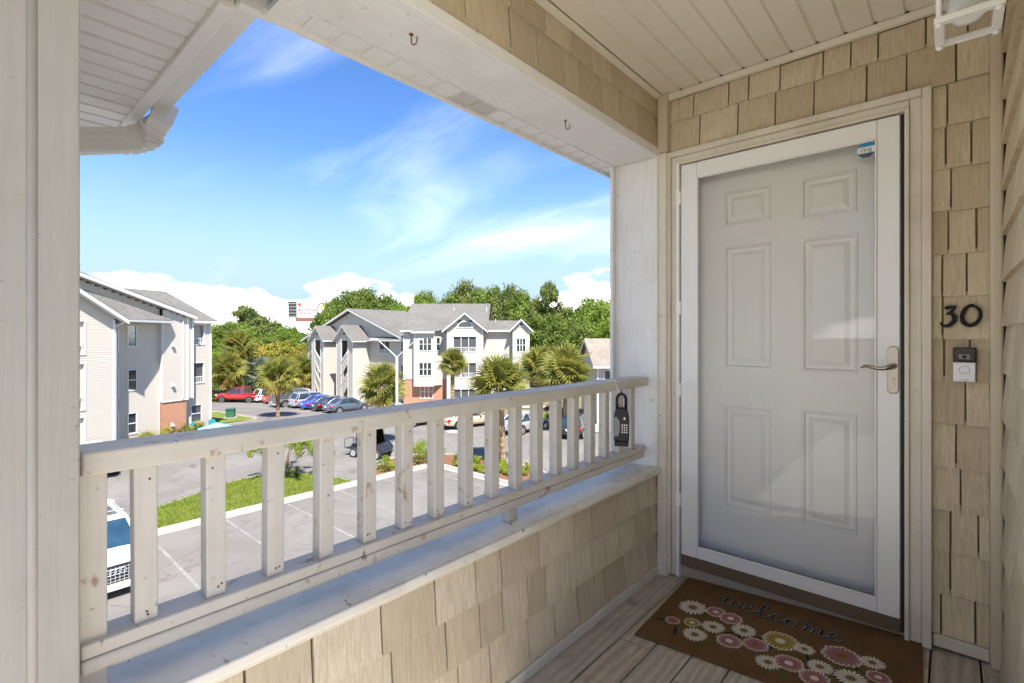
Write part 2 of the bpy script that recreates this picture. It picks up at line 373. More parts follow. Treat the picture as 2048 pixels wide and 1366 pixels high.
# ---- railing
RX = -1.255
rl = thing('balcony_railing', 'weathered white painted wooden railing across the balcony opening', 'railing', (RX, 1.3, E-0.7))
def slope_x(b0, b1): pass
boxobj('top_rail', (-1.342, -1.228, PY+0.008, JY-0.002, E-0.268, E-0.222), M['rail'], rl, bevel=0.006, seg=3)
boxobj('bottom_rail', (-1.318, -1.240, PY+0.008, JY-0.012, E-0.622, E-0.594), M['rail'], rl, bevel=0.004)
boxobj('lower_board', (-1.285, -1.2375, PY+0.008, JY-0.03, E-0.654, E-0.6235), M['rail'], rl, bevel=0.007, seg=3)
boxobj('end_post', (-1.300, RX, PY+0.006, PY+0.050, E-0.715, E-0.2685), M['baluster'], rl, bevel=0.003)
boxobj('support_block', (-1.283, -1.243, 1.385, 1.43, E-0.7015, E-0.6545), M['rail'], rl, bevel=0.003)
for i in range(17):
    y = 0.2655 + i*0.1322 + rnd.uniform(-0.003, 0.003)
    o = boxobj('baluster', (-0.020, 0.020, -0.0205, 0.0205, 0, 0.3255), M['baluster'], rl, bevel=0.003)
    o.location = (RX-0.020 + rnd.uniform(-0.001, 0.001), y, E-0.594); o.rotation_euler = (rnd.uniform(-0.006, 0.006), 0, rnd.uniform(-0.03, 0.03))
    if rnd.random() < 0.8:
        nb = MB()
        for (zz, nn) in ((0.018, 2), (0.302, 1)):
            for _ in range(nn):
                p = Vector((0.0203, rnd.uniform(-0.011, 0.011), zz + rnd.uniform(-0.008, 0.008)))
                nb.tube([p - Vector((0.002, 0, 0)), p + Vector((0.0008, 0, 0))], 0.0026, 7)
        obj('nail_head', nb, M['rusty'], o)['kind'] = 'stuff'
sub(rl)

# ---- hooks in the header
for y, rz in ((0.966, 0.3), (1.811, 1.2)):
    h = thing('ceiling_hook', ('rusty cup hook in the white header, the one farther from the door' if y < 1 else 'rusty cup hook in the white header, the one nearer the door'), 'hook', (-1.288, y, E+0.965), (0, 0, rz))
    pts = [(0, 0, 0.004), (0, 0, -0.022)] + [(0.011 - 0.011*math.cos(a), 0, -0.024 - 0.013*math.sin(a)) for a in [R(t) for t in range(0, 181, 20)]] + [(0.0225, 0, -0.014)]
    obj('hook', MB().tube(pts, 0.0021, 7), M['rusty'], h, smooth=True)
    obj('collar', MB().tube([(0, 0, 0.0), (0, 0, -0.003)], 0.007, 10), M['rusty'], h)

# ---- ceiling
ceil = thing('porch_ceiling', 'cream grooved vinyl ceiling boards over the entrance', 'ceiling', (-0.5, 1.2, E+1.3))
def board_mesh(L, w=0.1035, groove=0.017, t=0.012, mat=None):
    return MB().prism([(0, 0), (w-groove, 0), (w-groove*0.62, t*0.72), (w, t*0.72), (w, t*1.4), (0, t*1.4)], 0, L).mesh('ceiling_board', mat)
bmc = board_mesh(WY + 0.78, mat=M['cream_vinyl'])
for i in range(13):
    o = link('ceiling_board', bmc, ceil, (WX + 0.030 + i*0.1035, -0.80, E+1.298))
boxobj('landing_ceiling', (WX+0.030+13*0.1035, 0.43, -0.80, WY-0.02, E+1.30, E+1.32), M['cream_vinyl'], ceil)
boxobj('edge_moulding', (WX+0.028, 0.15, WY-0.028, WY-0.001, E+1.266, E+1.2955), M['cream_vinyl'], ceil, bevel=0.003)
sub(ceil)

# ---- eave with soffit, fascia and gutter
SZ = E+0.97
ev = thing('roof_eave', 'white vented soffit, fascia and gutter of the roof edge outside the opening', 'roof eave', (-1.7, 1.0, SZ))
def m_perf():
    b = NB('perforated_vinyl'); v = b.coord('Object', (150, 150, 150)); sp = b.n('ShaderNodeSeparateXYZ'); b.l(v, sp.inputs[0])
    def s_(x): return b.math('SINE', b.math('MULTIPLY', x, 3.1416))
    p = b.math('MULTIPLY', s_(sp.outputs[0]), s_(sp.outputs[1]))
    c = b.mix(b.range(b.math('ABSOLUTE', p), 0.66, 0.72), (0.74, 0.73, 0.70), (0.06, 0.06, 0.06)); b.bsdf(c, 0.45); return b.m
M['perf'] = m_perf()
n = 0; y = 0.62
while y < JY + 1.6:
    prof = [(0, 0), (0.079, 0), (0.086, 0.011), (0.104, 0.011), (0.104, 0.017), (0, 0.017)]
    m_ = M['perf'] if 1.25 < y < 1.55 else M['vinyl']
    mb = MB().prism([(y+a, SZ+c) for a, c in prof], -1.532, WX-0.246, axis='x')
    obj('soffit_panel', mb, m_, ev); y += 0.104
boxobj('soffit_rim', (-1.547, -1.5325, 0.605, JY+1.6, SZ-0.012, SZ+0.016), M['vinyl'], ev, bevel=0.002)
boxobj('fascia', (-1.565, -1.5495, 0.641, JY+1.6, SZ-0.004, SZ+0.17), M['gutter'], ev, bevel=0.002)
boxobj('wall_moulding', (WX-0.2455, WX-0.2435, -2.5, JY+1.6, SZ-0.008, SZ+0.03), M['vinyl'], ev)
x = -1.45; 
for i in range(15):
    prof = [(0, 0), (-0.083, 0), (-0.089, 0.011), (-0.105, 0.011), (-0.105, 0.017), (0, 0.017)]
    obj('soffit_panel', MB().prism([(x - i*0.105 + a, SZ+c) for a, c in prof], -3.0, 0.500), M['vinyl'], ev)
boxobj('soffit_trim', (-2.86, -1.5655, 0.5005, 0.541, SZ-0.020, SZ+0.012), M['vinyl'], ev, bevel=0.003)
boxobj('end_fascia', (-3.045, -3.03, -3.0, 0.54, SZ-0.01, SZ+0.15), M['vinyl'], ev)
gut = MB().prism([(0.542, SZ-0.004), (0.606, SZ-0.004), (0.616, SZ+0.03), (0.640, SZ+0.085), (0.640, SZ+0.11), (0.542, SZ+0.11)], -2.55, -1.548, axis='x')
obj('gutter', gut, M['gutter'], ev, bevel=0.002)
boxobj('corner_cap', (-1.5665, -1.5335, 0.545, 0.6405, SZ-0.009, SZ+0.13), M['vinyl'], ev, bevel=0.003)
rf = boxobj('roof_deck', (-1.55, 0.43, -0.82, WY+5.2, E+1.46, E+1.6), M['shingle_gap'], ev)  # unseen roof edges cut so sun reaches the landing but not the view
boxobj('roof_deck', (-3.03, -1.551, -1.2, 0.60, E+1.14, E+1.24), M['shingle_gap'], ev)
sub(ev)
# downspout with ribbed elbow
ds = thing('downspout', 'white ribbed downspout elbow and pipe hanging off the gutter end', 'downspout', (-2.7, 0.5, E+0.86))
def rrect(c, t, up, w, h, rad=0.012):
    t = Vector(t).normalized(); up = Vector(up); up = (up - t*up.dot(t)).normalized(); sx = t.cross(up)
    out = []
    for sxn, syn in ((1,1),(-1,1),(-1,-1),(1,-1)):
        for a in ((0, 45, 90) if sxn*syn > 0 else (90, 45, 0)):
            ca, sa = math.cos(R(a))*rad, math.sin(R(a))*rad
            out.append(Vector(c) + sx*sxn*(w/2-rad+ca) + up*syn*(h/2-rad+sa))
    return out
path = [(-2.50, .592, .952), (-2.56, .592, .942), (-2.62, .588, .924), (-2.665, .575, .904), (-2.69, .553, .884), (-2.70, .52, .866), (-2.70, .475, .850)]
fine = []
for a, b2 in zip(path[:-1], path[1:]):
    for k in range(5): fine.append(Vector(a).lerp(Vector(b2), k/5))
fine.append(Vector(path[-1]))
rings = []
for i, p in enumerate(fine):
    t = fine[min(i+1, len(fine)-1)] - fine[max(i-1, 0)]; u = (0, 0.35, 1) if i < 12 else (0, 0, 1)
    g = 0.004 if (i % 3 == 0 and i > 5) else 0.0
    rings.append(rrect(p + Vector((0, 0, E)), t, u, 0.080-g*2, 0.108-g*2))
obj('elbow', MB().rings(rings), M['gutter'], ds)
rings = []
for yy, zz in ((0.49, 0.8555), (0.3, 0.795), (0.0, 0.70), (-1.2, 0.32)):
    rings.append(rrect((-2.70, yy, E+zz), (0, -1, -0.317), (0, 0, 1), 0.073, 0.100, 0.010))
obj('pipe', MB().rings(rings), M['gutter'], ds)
for zz in (-0.028, 0.0, 0.028):
    obj('pipe_rib', MB().box(-2.6625, -2.6595, -1.2, 0.488, -0.004, 0.004, Matrix.Translation((0, 0, E+0.8555+zz)) @ Matrix.Translation((0, 0.49, 0)) @ Matrix.Rotation(math.atan(0.317), 4, 'X') @ Matrix.Translation((0, -0.49, 0))), M['gutter'], ds)
sub(ds)

# ---- entrance wall
ew = thing('entrance_wall', 'tan shingled wall with cream door casing around the front door', 'wall', (-0.5, WY, DECK))
CR, CL, CT = -0.055, -1.147, 0.981          # casing outline
DL, DR, DT, DB = -1.0655, -0.1536, 0.902, -1.146
boxobj('core', (-1.2, CL+0.004, WY+0.016, WY+0.3, E-1.7, E+1.45), M['shingle_gap'], ew)
boxobj('core', (CR-0.004, 0.6, WY+0.016, WY+0.3, E-1.7, E+1.45), M['shingle_gap'], ew)
boxobj('core', (CL+0.005, CR-0.005, WY+0.016, WY+0.3, E+CT+0.002, E+1.45), M['shingle_gap'], ew)
boxobj('core', (CL+0.005, CR-0.005, WY+0.16, WY+0.3, E-1.7, E+CT+0.001), M['shingle_gap'], ew)
shingles(ew, (0, WY+0.013), 0, -1.128, 0.108, E+CT+0.001, E+1.268, E-0.010, (0.10,0.13,0.155,0.17,0.19,0.145), seed=21)
shingles(ew, (0, WY+0.013), 0, CR+0.001, 0.108, fz(0)+0.062, E+CT, E-0.010, (0.085,0.10,0.115,0.075,0.14), seed=33)
boxobj('corner_post', (WX+0.002, -1.129, WY-0.052, WY+0.012, fz(-1.15)-0.01, E+0.982), M['casing'], ew, bevel=0.012, seg=3)
boxobj('corner_post', (WX+0.002, -1.129, WY-0.050, WY+0.012, E+0.985, E+1.296), M['corner'], ew, bevel=0.012, seg=3)
boxobj('corner_post', (0.1085, 0.146, WY-0.030, WY+0.012, fz(0.12)-0.01, E+1.297), M['corner'], ew, bevel=0.012, seg=3)
boxobj('base_trim', (CR+0.003, 0.108, WY-0.016, WY+0.012, fz(0.03)+0.012, fz(0.03)+0.058), M['casing'], ew, bevel=0.004)
# casing: outer bead, flat, inner stop
fb = fz(-0.08)
boxobj('door_casing', (CR-0.030, CR, WY-0.034, WY+0.014, fb+0.004, E+CT), M['casing'], ew, bevel=0.005, seg=3)
boxobj('door_casing', (CL-0.0, CL+0.030, WY-0.034, WY+0.014, fz(-1.1)+0.004, E+CT), M['casing'], ew, bevel=0.005, seg=3)
boxobj('door_casing', (CL+0.0305, CR-0.0305, WY-0.034, WY+0.014, E+CT-0.030, E+CT), M['casing'], ew, bevel=0.005, seg=3)
boxobj('jamb', (CR-0.068, CR-0.0305, WY-0.018, WY+0.12, fb+0.004, E+CT-0.0305), M['casing'], ew, bevel=0.004)
boxobj('jamb', (CL+0.0305, CL+0.058, WY-0.018, WY+0.12, fz(-1.1)+0.004, E+CT-0.0305), M['casing'], ew, bevel=0.004)
boxobj('jamb', (CL+0.0585, CR-0.0685, WY-0.018, WY+0.12, E+DT+0.018, E+CT-0.0305), M['casing'], ew, bevel=0.004)
boxobj('jamb_stop', (CR-0.084, CR-0.0685, WY-0.030, WY+0.03, fb+0.004, E+DT+0.015), M['casing'], ew, bevel=0.003)
boxobj('jamb_stop', (CL+0.0585, CL+0.076, WY-0.026, WY+0.03, fz(-1.1)+0.004, E+DT+0.015), M['storm'], ew, bevel=0.003)
boxobj('jamb_stop', (CL+0.0765, CR-0.0845, WY-0.026, WY+0.03, E+DT+0.004, E+DT+0.0175), M['casing'], ew, bevel=0.003)
boxobj('gap_shade_strip', (DR+0.002, CR-0.0845, WY+0.004, WY+0.05, fb+0.02, E+DT+0.003), M['seal_gap'], ew)  # dark strip standing in for the shade in the gap beside the door
boxobj('threshold', (CL+0.03, CR-0.03, WY+0.005, WY+0.12, fz(-1.0)-0.03, E-1.213), M['plank_x'], ew, bevel=0.004)
for s_ in (0.22, 0.61, 0.88):
    pass
sub(ew)

# ---- front door behind the glass
fd = thing('front_door', 'white six panel front door behind the storm door glass', 'door', (-0.61, WY+0.07, E-1.2))
def panel_door(x0, x1, z0, z1, y, panels):
    mb = MB(); xs = sorted({x0, x1, *[p[0] for p in panels], *[p[1] for p in panels]}); zs = sorted({z0, z1, *[p[2] for p in panels], *[p[3] for p in panels]})
    for a, b2 in zip(xs[:-1], xs[1:]):
        for c, d in zip(zs[:-1], zs[1:]):
            if any(p[0] <= a and b2 <= p[1] and p[2] <= c and d <= p[3] for p in panels): continue
            mb.poly([(a, y, c), (b2, y, c), (b2, y, d), (a, y, d)])
    for p in panels:
        rg = []
        for ins, dy in ((0, 0), (0.004, -0.004), (0.010, -0.004), (0.016, 0.014), (0.024, 0.015), (0.050, 0.001), (0.052, 0.001)):
            rg.append([(p[0]+ins, y+dy, p[2]+ins), (p[1]-ins, y+dy, p[2]+ins), (p[1]-ins, y+dy, p[3]-ins), (p[0]+ins, y+dy, p[3]-ins)])
        for r0, r1 in zip(rg[:-1], rg[1:]):
            for i in range(4): mb.poly([r0[i], r0[(i+1) % 4], r1[(i+1) % 4], r1[i]])
        mb.poly(rg[-1])
    return mb
PN = [(-.843,-.630,.548,.720), (-.505,-.292,.530,.716), (-.841,-.627,-.159,.444), (-.502,-.288,-.161,.442), (-.845,-.627,-.848,-.347), (-.502,-.291,-.848,-.335)]
SLY = WY+0.075
PN = [((a*1.028-0.008), (b2*1.028-0.008), E+c*1.03, E+d*1.03) for a, b2, c, d in PN]
obj('door_slab', panel_door(-1.085, -0.135, E-1.21, E+0.93, SLY, PN), M['door'], fd, fix=False)
boxobj('door_back', (-1.085, -0.135, SLY+0.012, SLY+0.05, E-1.21, E+0.93), M['door'], fd)
sub(fd)

# ---- storm door
st = thing('storm_door', 'white full view storm door with glass pane and lever handle', 'storm door', (-0.61, WY-0.01, E-1.146))
y0, y1 = WY-0.022, WY+0.004
GL, GR, GT, GB = -.9805, -.2285, .8215, -1.090
boxobj('stile', (DL+0.004, GL, y0, y1, E+DB, E+DT-0.004), M['storm'], st, bevel=0.003)
boxobj('stile', (GR, DR, y0, y1, E+DB, E+DT-0.004), M['storm'], st, bevel=0.003)
boxobj('rail', (GL+0.0005, GR-0.0005, y0, y1, E+GT, E+DT-0.004), M['storm'], st, bevel=0.003)
boxobj('rail', (GL+0.0005, GR-0.0005, y0, y1, E+DB, E+GB), M['storm'], st, bevel=0.003)
for b_ in ((GL+0.0006, GL+0.007, GB, GT), (GR-0.007, GR-0.0006, GB, GT)):
    boxobj('glazing_bead', (b_[0], b_[1], y0-0.004, y0+0.012, E+b_[2], E+b_[3]), M['storm'], st, bevel=0.002)
for b_ in ((GL+0.0075, GR-0.0075, GT-0.007, GT-0.0005), (GL+0.0075, GR-0.0075, GB+0.0005, GB+0.007)):
    boxobj('glazing_bead', (b_[0], b_[1], y0-0.004, y0+0.012, E+b_[2], E+b_[3]), M['storm'], st, bevel=0.002)
boxobj('gasket', (GL+0.007, GR-0.007, y0+0.009, y0+0.0095, E+GB+0.0072, E+GB+0.010), M['seal_gap'], st)
pane = MB().poly([(GL+0.004, y0+0.011, E+GB+0.004), (GR-0.004, y0+0.011, E+GB+0.004), (GR-0.004, y0+0.011, E+GT-0.004), (GL+0.004, y0+0.011, E+GT-0.004)])
obj('glass', pane, M['glass'], st, fix=False)
boxobj('door_sweep', (DL+0.002, DR-0.002, y0+0.006, y1, E-1.206, E+DB-0.001), M['bronze'], st)
for zz in (0.73, 0.15, -0.28, -0.86):
    boxobj('hinge', (DL-0.006, DL+0.003, y0-0.004, y0+0.004, E+zz-0.035, E+zz+0.035), M['storm'], st)
# handle: long plate, lever and key cylinder
hp = obj('handle_plate', MB().prism([(-.1755 + 0.0195*math.cos(R(a)), E-0.0595 + 0.0195*math.sin(R(a))) for a in range(0, 181, 15)] + [(-.1755 + 0.0195*math.cos(R(a)), E-0.2145 + 0.0195*math.sin(R(a))) for a in range(180, 361, 15)], y0-0.008, y0-0.0005), M['nickel'], st, bevel=0.003)
lev = MB().tube([(-.172, y0-0.007, E-.122), (-.172, y0-0.042, E-.122), (-.182, y0-0.048, E-.124), (-.205, y0-0.050, E-.131), (-.228, y0-0.050, E-.130), (-.250, y0-0.049, E-.124), (-.266, y0-0.047, E-.123), (-.280, y0-0.045, E-.130)],
    [0.0125, 0.0115, 0.0115, 0.0085, 0.0075, 0.0075, 0.0065, 0.003], 10, flat=0.8)
obj('lever', lev, M['nickel'], hp, smooth=True)
obj('key_cylinder', MB().tube([(-.1755, y0-0.008, E-.176), (-.1755, y0-0.017, E-.176)], 0.0088, 14).box(-.180, -.171, y0-0.016, y0-0.008, E-.202, E-.176), M['nickel'], hp)
obj('keyhole', MB().box(-.1765, -.1745, y0-0.0175, y0-0.0168, E-.180, E-.172), M['seal_gap'], hp)
def text_mesh(s, size, mat, name='lettering', bold=0.0, width=1.0):
    cu = bpy.data.curves.new(name, 'FONT'); cu.body = s; cu.size = size; cu.align_x = 'CENTER'; cu.align_y = 'CENTER'; cu.offset = bold
    t = bpy.data.objects.new(name, cu); COL.objects.link(t); dg = bpy.context.evaluated_depsgraph_get()
    me = bpy.data.meshes.new_from_object(t.evaluated_get(dg)); COL.objects.unlink(t); bpy.data.objects.remove(t)
    me.name = name; me.materials.clear(); me.materials.append(mat); return me
def octagon(cx, cz, r_, sx=1.0): return [(cx + sx*r_*math.cos(R(22.5+45*k)), cz + r_*math.sin(R(22.5+45*k))) for k in range(8)]
M['st_blue'] = plain('sticker_blue', (0.02, 0.25, 0.48), 0.3); M['st_white'] = plain('sticker_white', (0.75, 0.77, 0.78), 0.3); M['st_dark'] = plain('sticker_dark', (0.05, 0.07, 0.08), 0.3)
scx, scz, sr, sy = -0.266, E+0.785, 0.0345, y0+0.010
stk = obj('security_sticker', MB().prism(octagon(scx, scz, sr), sy-0.0006, sy), M['st_blue'], st)
obj('sticker_band', MB().box(scx-0.031, scx+0.031, sy-0.0010, sy-0.0007, scz-0.013, scz+0.013), M['st_white'], stk)
obj('sticker_foot', MB().prism([(scx-0.029, scz-0.0145), (scx-0.0115, scz-0.030), (scx+0.0115, scz-0.030), (scx+0.029, scz-0.0145)], sy-0.0010, sy-0.0007), M['st_dark'], stk)
o = link('lettering', text_mesh('ring', 0.026, M['st_dark']), stk); o.location = (scx, sy-0.0013, scz+0.001); o.rotation_euler = (R(90), 0, 0)
sub(st)
for c in (hp, stk): pass

# ---- house number: brush style figures
def ribbon(mb, pts, widths, y_a, y_b, n=8):
    """flat ribbon with swelling width through control points (x, z)"""
    P = []; Wd = []
    k = len(pts)
    for i in range(k-1):
        p0, p1, p2, p3 = (Vector(pts[max(i-1, 0)]), Vector(pts[i]), Vector(pts[i+1]), Vector(pts[min(i+2, k-1)]))
        for j in range(n):
            t = j/n
            P.append(0.5*((2*p1) + (p2-p0)*t + (2*p0-5*p1+4*p2-p3)*t*t + (3*p1-p0-3*p2+p3)*t**3)); Wd.append(widths[i]*(1-t) + widths[i+1]*t)
    P.append(Vector(pts[-1])); Wd.append(widths[-1])
    L_, R_ = [], []
    for i, p in enumerate(P):
        t = P[min(i+1, len(P)-1)] - P[max(i-1, 0)]; t = t.normalized() if t.length > 1e-9 else Vector((1, 0)); nn = Vector((-t.y, t.x))
        L_.append(p + nn*Wd[i]/2); R_.append(p - nn*Wd[i]/2)
    rings = [[(l.x, y_a, l.y), (r_.x, y_a, r_.y), (r_.x, y_b, r_.y), (l.x, y_b, l.y)] for l, r_ in zip(L_, R_)]
    mb.rings(rings); return mb
NY = WY-0.003
d3 = MB()
ribbon(d3, [(-.0175, E+.108), (-.010, E+.1105), (.0105, E+.1140), (.0165, E+.115)], [.008, .014, .009, .004], NY-0.009, NY)
ribbon(d3, [(.0155, E+.114), (.004, E+.098), (-.0125, E+.0845)], [.007, .0095, .006], NY-0.0085, NY+0.0005)
ribbon(d3, [(-.0125, E+.0848), (.002, E+.0875), (.0115, E+.074), (.008, E+.055), (-.008, E+.0405), (-.0225, E+.0425), (-.0305, E+.0525)], [.006, .012, .017, .016, .013, .0085, .005], NY-0.0095, NY-0.0002)
t3 = tag(obj('house_number', d3, M['black_iron']), 'black brush style metal figure 3 on the shingles beside the door', 'house number', 'house number figures')
d0 = MB(); cx0, cz0 = 0.058, E+0.077
ribbon(d0, [(.067, E+.120), (.054, E+.116), (.041, E+.102), (.033, E+.078), (.037, E+.053), (.054, E+.0405), (.072, E+.050), (.083, E+.072), (.081, E+.098), (.069, E+.112), (.055, E+.1135)], [.005, .011, .015, .0145, .015, .013, .0135, .012, .0105, .0085, .006], NY-0.009, NY)
t0 = tag(obj('house_number', d0, M['black_iron']), 'black brush style metal figure 0 on the shingles right above the doorbell', 'house number', 'house number figures')

# ---- video doorbell
db = thing('video_doorbell', 'black and silver video doorbell with round button below the house number', 'doorbell', (0.0385, WY-0.012, E-0.11))
bx0, bx1, by0 = 0.006, 0.071, WY-0.036
boxobj('back_plate', (bx0+0.001, bx1+0.002, by0+0.012, WY-0.001, E-0.174, E-0.043), M['black'], db, bevel=0.004)
top = boxobj('camera_cover', (bx0, bx1, by0, by0+0.0115, E-0.0965, E-0.043), M['black'], db, bevel=0.004)
top.data.materials[0] = plain('gloss_black', (0.012, 0.012, 0.016), 0.08)
boxobj('face_plate', (bx0, bx1, by0+0.0005, by0+0.0115, E-0.174, E-0.0972), M['silver'], db, bevel=0.004)
obj('lens_surround', MB().box(0.0225, 0.0545, by0-0.0012, by0+0.001, E-0.087, E-0.068), plain('lens_grey', (0.16, 0.16, 0.17), 0.2), db, bevel=0.006)
obj('lens', MB().tube([(0.0385, by0-0.0018, E-0.0775), (0.0385, by0+0.001, E-0.0775)], 0.0068, 18), M['black'], db)
obj('button_ring', MB().tube([(0.0385, by0-0.0012, E-0.127), (0.0385, by0+0.002, E-0.127)], 0.0165, 28), plain('button_ring_grey', (0.36, 0.36, 0.37), 0.35, metallic=0.4), db)
obj('button', MB().tube([(0.0385, by0-0.0020, E-0.127), (0.0385, by0+0.002, E-0.127)], 0.0128, 28), M['silver'], db)
o = link('lettering', text_mesh('ring', 0.0125, M['screw']), db); o.location = (0.0385, by0-0.0003, E-0.1635); o.rotation_euler = (R(90), 0, 0)
sub(db)

# ---- side wall right of the door
SX = 0.152
sw = thing('side_wall', 'pale shingled side wall in the corner right of the doorbell', 'wall', (SX, 1.6, DECK))
boxobj('core', (SX+0.004, SX+0.3, 0.75, WY+0.0155, E-1.7, E+1.45), M['shingle_gap'], sw)
shingles(sw, (SX+0.004, WY-0.03), R(-90), 0, 1.73, E-1.22, E+1.29, E-0.010+0.045, (0.15,0.18,0.21,0.24,0.12), seed=41)
sub(sw)
for c in sw.children:
    if c.name.startswith('shingle'): c.location.x -= 0.0; c.rotation_euler.x = 0
lw = thing('wing_wall', 'tan shingled wing of the building outside the opening, mirrored in the storm door glass', 'wall', (-1.9, -0.5, DECK))
boxobj('core', (-2.45, WX-0.236, -2.6, -0.02, E-3.2, SZ-0.002), M['shingle_gap'], lw)
shingles(lw, (0, -0.017), R(180), 1.44, 2.45, E-0.9, SZ-0.004, E-0.010, (0.2,0.16,0.24,0.18), seed=52)
sub(lw)
hw2 = thing('landing_parapet', 'unseen low cream parapet added across the landing opposite the front door', 'wall', (0.5, -2.6, DECK))  # unseen walls, kept low and pale so more light reaches the door
boxobj('parapet', (WX-0.1, 4.7, -2.75, -2.62, E-1.6, E-0.35), M['cream_vinyl'], hw2)
boxobj('return_wall', (0.47, 4.6, 0.75, 0.86, E-1.6, E+1.4), M['cream_vinyl'], hw2)
sub(hw2)

# ---- wall lantern
lt = thing('wall_lantern', 'white framed porch lantern with clear panes and a bulb by the ceiling', 'lantern', (0.04, 1.75, E+0.8))
lx0, lx1, ly0, ly1, lz = -0.032, 0.098, 1.642, 1.792, E+0.79
for (a, b2) in (((lx0, lx1), (ly0, ly0+0.02)), ((lx0, lx1), (ly1-0.012, ly1)), ((lx0, lx0+0.02), (ly0+0.0205, ly1-0.0125)), ((lx1-0.02, lx1), (ly0+0.0205, ly1-0.0125))):
    boxobj('base_frame', (a[0], a[1], b2[0], b2[1], lz-0.002, lz+0.014), M['storm'], lt, bevel=0.002)
    boxobj('top_frame', (a[0], a[1], b2[0], b2[1], lz+0.24, lz+0.252), M['storm'], lt, bevel=0.002)
for px_ in (lx0+0.010, lx1-0.010):
    for py_ in (ly0+0.010, ly1-0.010):
        obj('corner_post', MB().tube([(px_, py_, lz-0.004), (px_, py_, lz+0.25)], 0.0065, 10), M['storm'], lt, smooth=False)
        obj('foot_knob', MB().lathe([(0.001, -0.010), (0.006, -0.008), (0.008, -0.003), (0.005, 0.0)], 12, Matrix.Translation((px_, py_, lz-0.001))), M['storm'], lt, smooth=True)
for b_ in ((lx0+0.012, lx1-0.012, ly0+0.006, ly0+0.007), (lx0+0.012, lx1-0.012, ly1-0.006, ly1-0.005)):
    boxobj('pane', (*b_, lz+0.010, lz+0.24), M['lampglass'], lt)
boxobj('pane', (lx0+0.005, lx0+0.006, ly0+0.014, ly1-0.012, lz+0.010, lz+0.24), M['lampglass'], lt)
obj('bulb', MB().lathe([(0.002, 0.012), (0.022, 0.015), (0.038, 0.030), (0.044, 0.055), (0.040, 0.082), (0.026, 0.115), (0.016, 0.14), (0.016, 0.18)], 20, Matrix.Translation(((lx0+lx1)/2, (ly0+ly1)/2, lz))), M['opal'], lt, smooth=True)
boxobj('socket_plate', (lx0+0.02, lx1-0.02, ly0+0.02, ly1-0.02, lz+0.18, lz+0.20), M['storm'], lt)
boxobj('cap', (lx0-0.006, lx1+0.006, ly0-0.006, ly1+0.006, lz+0.2525, lz+0.275), M['storm'], lt, bevel=0.006)
boxobj('wall_bracket', (lx1+0.0005, SX-0.012, ly0+0.04, ly1-0.04, lz+0.10, lz+0.27), M['storm'], lt, bevel=0.004)
sub(lt)

# ---- key lock box hanging from the rail
lk = thing('key_lock_box', 'black key lock box with push buttons hanging from the railing', 'lock box', (-1.196, 2.148, E-0.52), (0, 0, R(28)))
body = MB(); prof = [(-0.036, 0.012), (-0.036, 0.13), (-0.030, 0.160), (-0.018, 0.174), (0.018, 0.174), (0.030, 0.160), (0.036, 0.13), (0.036, 0.012)]
obj('body', MB().prism(prof, -0.022, 0.022), M['black'], lk, bevel=0.006, seg=3)
obj('side_shell', MB().prism([(-0.0375, 0.035), (-0.0375, 0.128), (-0.022, 0.134), (-0.006, 0.11), (-0.006, 0.058), (-0.016, 0.035)], -0.0245, 0.0225), M['grey_shell'], lk, bevel=0.004)
obj('foot', MB().box(-0.033, 0.033, -0.020, 0.020, -0.012, 0.0115), M['black'], lk, bevel=0.004)
arc = [(-0.021, 0, 0.165)] + [(-0.021*math.cos(R(a)), 0, 0.214 + 0.026*math.sin(R(a))) for a in range(0, 181, 20)] + [(0.021, 0, 0.165)]
obj('shackle', MB().tube(arc, 0.0075, 10), M['black'], lk, smooth=True)
kp = MB()
for i in range(3):
    for j in range(4): kp.tube([(0.004+i*0.0105, -0.0215, 0.058+j*0.0115), (0.004+i*0.0105, -0.0245, 0.058+j*0.0115)], 0.0036, 8)
obj('push_buttons', kp, M['silver'], lk)
obj('slider', MB().box(0.011, 0.018, -0.0245, -0.0215, 0.118, 0.130), M['silver'], lk)
tie = thing('cable_tie', 'thin white cable tie looped over the top rail holding the lock box', 'cable tie', (-1.2, 2.15, E-0.3))
cp = [(-1.350, 2.13, E-.235), (-1.345, 2.132, E-.217), (-1.285, 2.135, E-.2165), (-1.226, 2.14, E-.217), (-1.222, 2.142, E-.235), (-1.216, 2.150, E-.262), (-1.200, 2.150, E-.292), (-1.198, 2.146, E-.297)]
obj('strap', MB().tube(cp, 0.0022, 6), M['string'], tie, smooth=True)
sub(tie)

# ---- doormat
def m_coir():
    b = NB('brown_coir'); v = b.coord(); f = b.noise(v, 260.0, 3, 0.7); s_ = b.noise(v, 9.0, 4)
    c = b.mix(b.range(f, 0.3, 0.75), (0.08, 0.042, 0.017), (0.26, 0.15, 0.065)); c = b.mix(b.range(s_, 0.4, 0.7, 0, 0.4), c, (0.075, 0.042, 0.02))
    b.bsdf(c, 0.95, b.bump(f, 0.8, 0.004), spec=0.1); return b.m
M['coir'] = m_coir()
mw, mh = 0.944, 0.634
mt = thing('doormat', 'brown coir doormat printed with daisies and the word welcome', 'doormat')
mt.location = (-1.028, 2.544, fz(-1.028)+0.003); mt.rotation_euler = (0, -0.045, R(2.3))
boxobj('mat', (0, mw, -mh, 0, 0, 0.009), M['coir'], mt, bevel=0.004)
def print_mat(name, col, rough=0.9):
    b = NB(name); f = b.noise(b.coord('World'), 420.0, 2, 0.6); b.bsdf(b.mix(b.range(f, 0.42, 0.62, 0.0, 0.5), col, tuple(x*0.45 for x in col)), rough, spec=0.1); return b.m
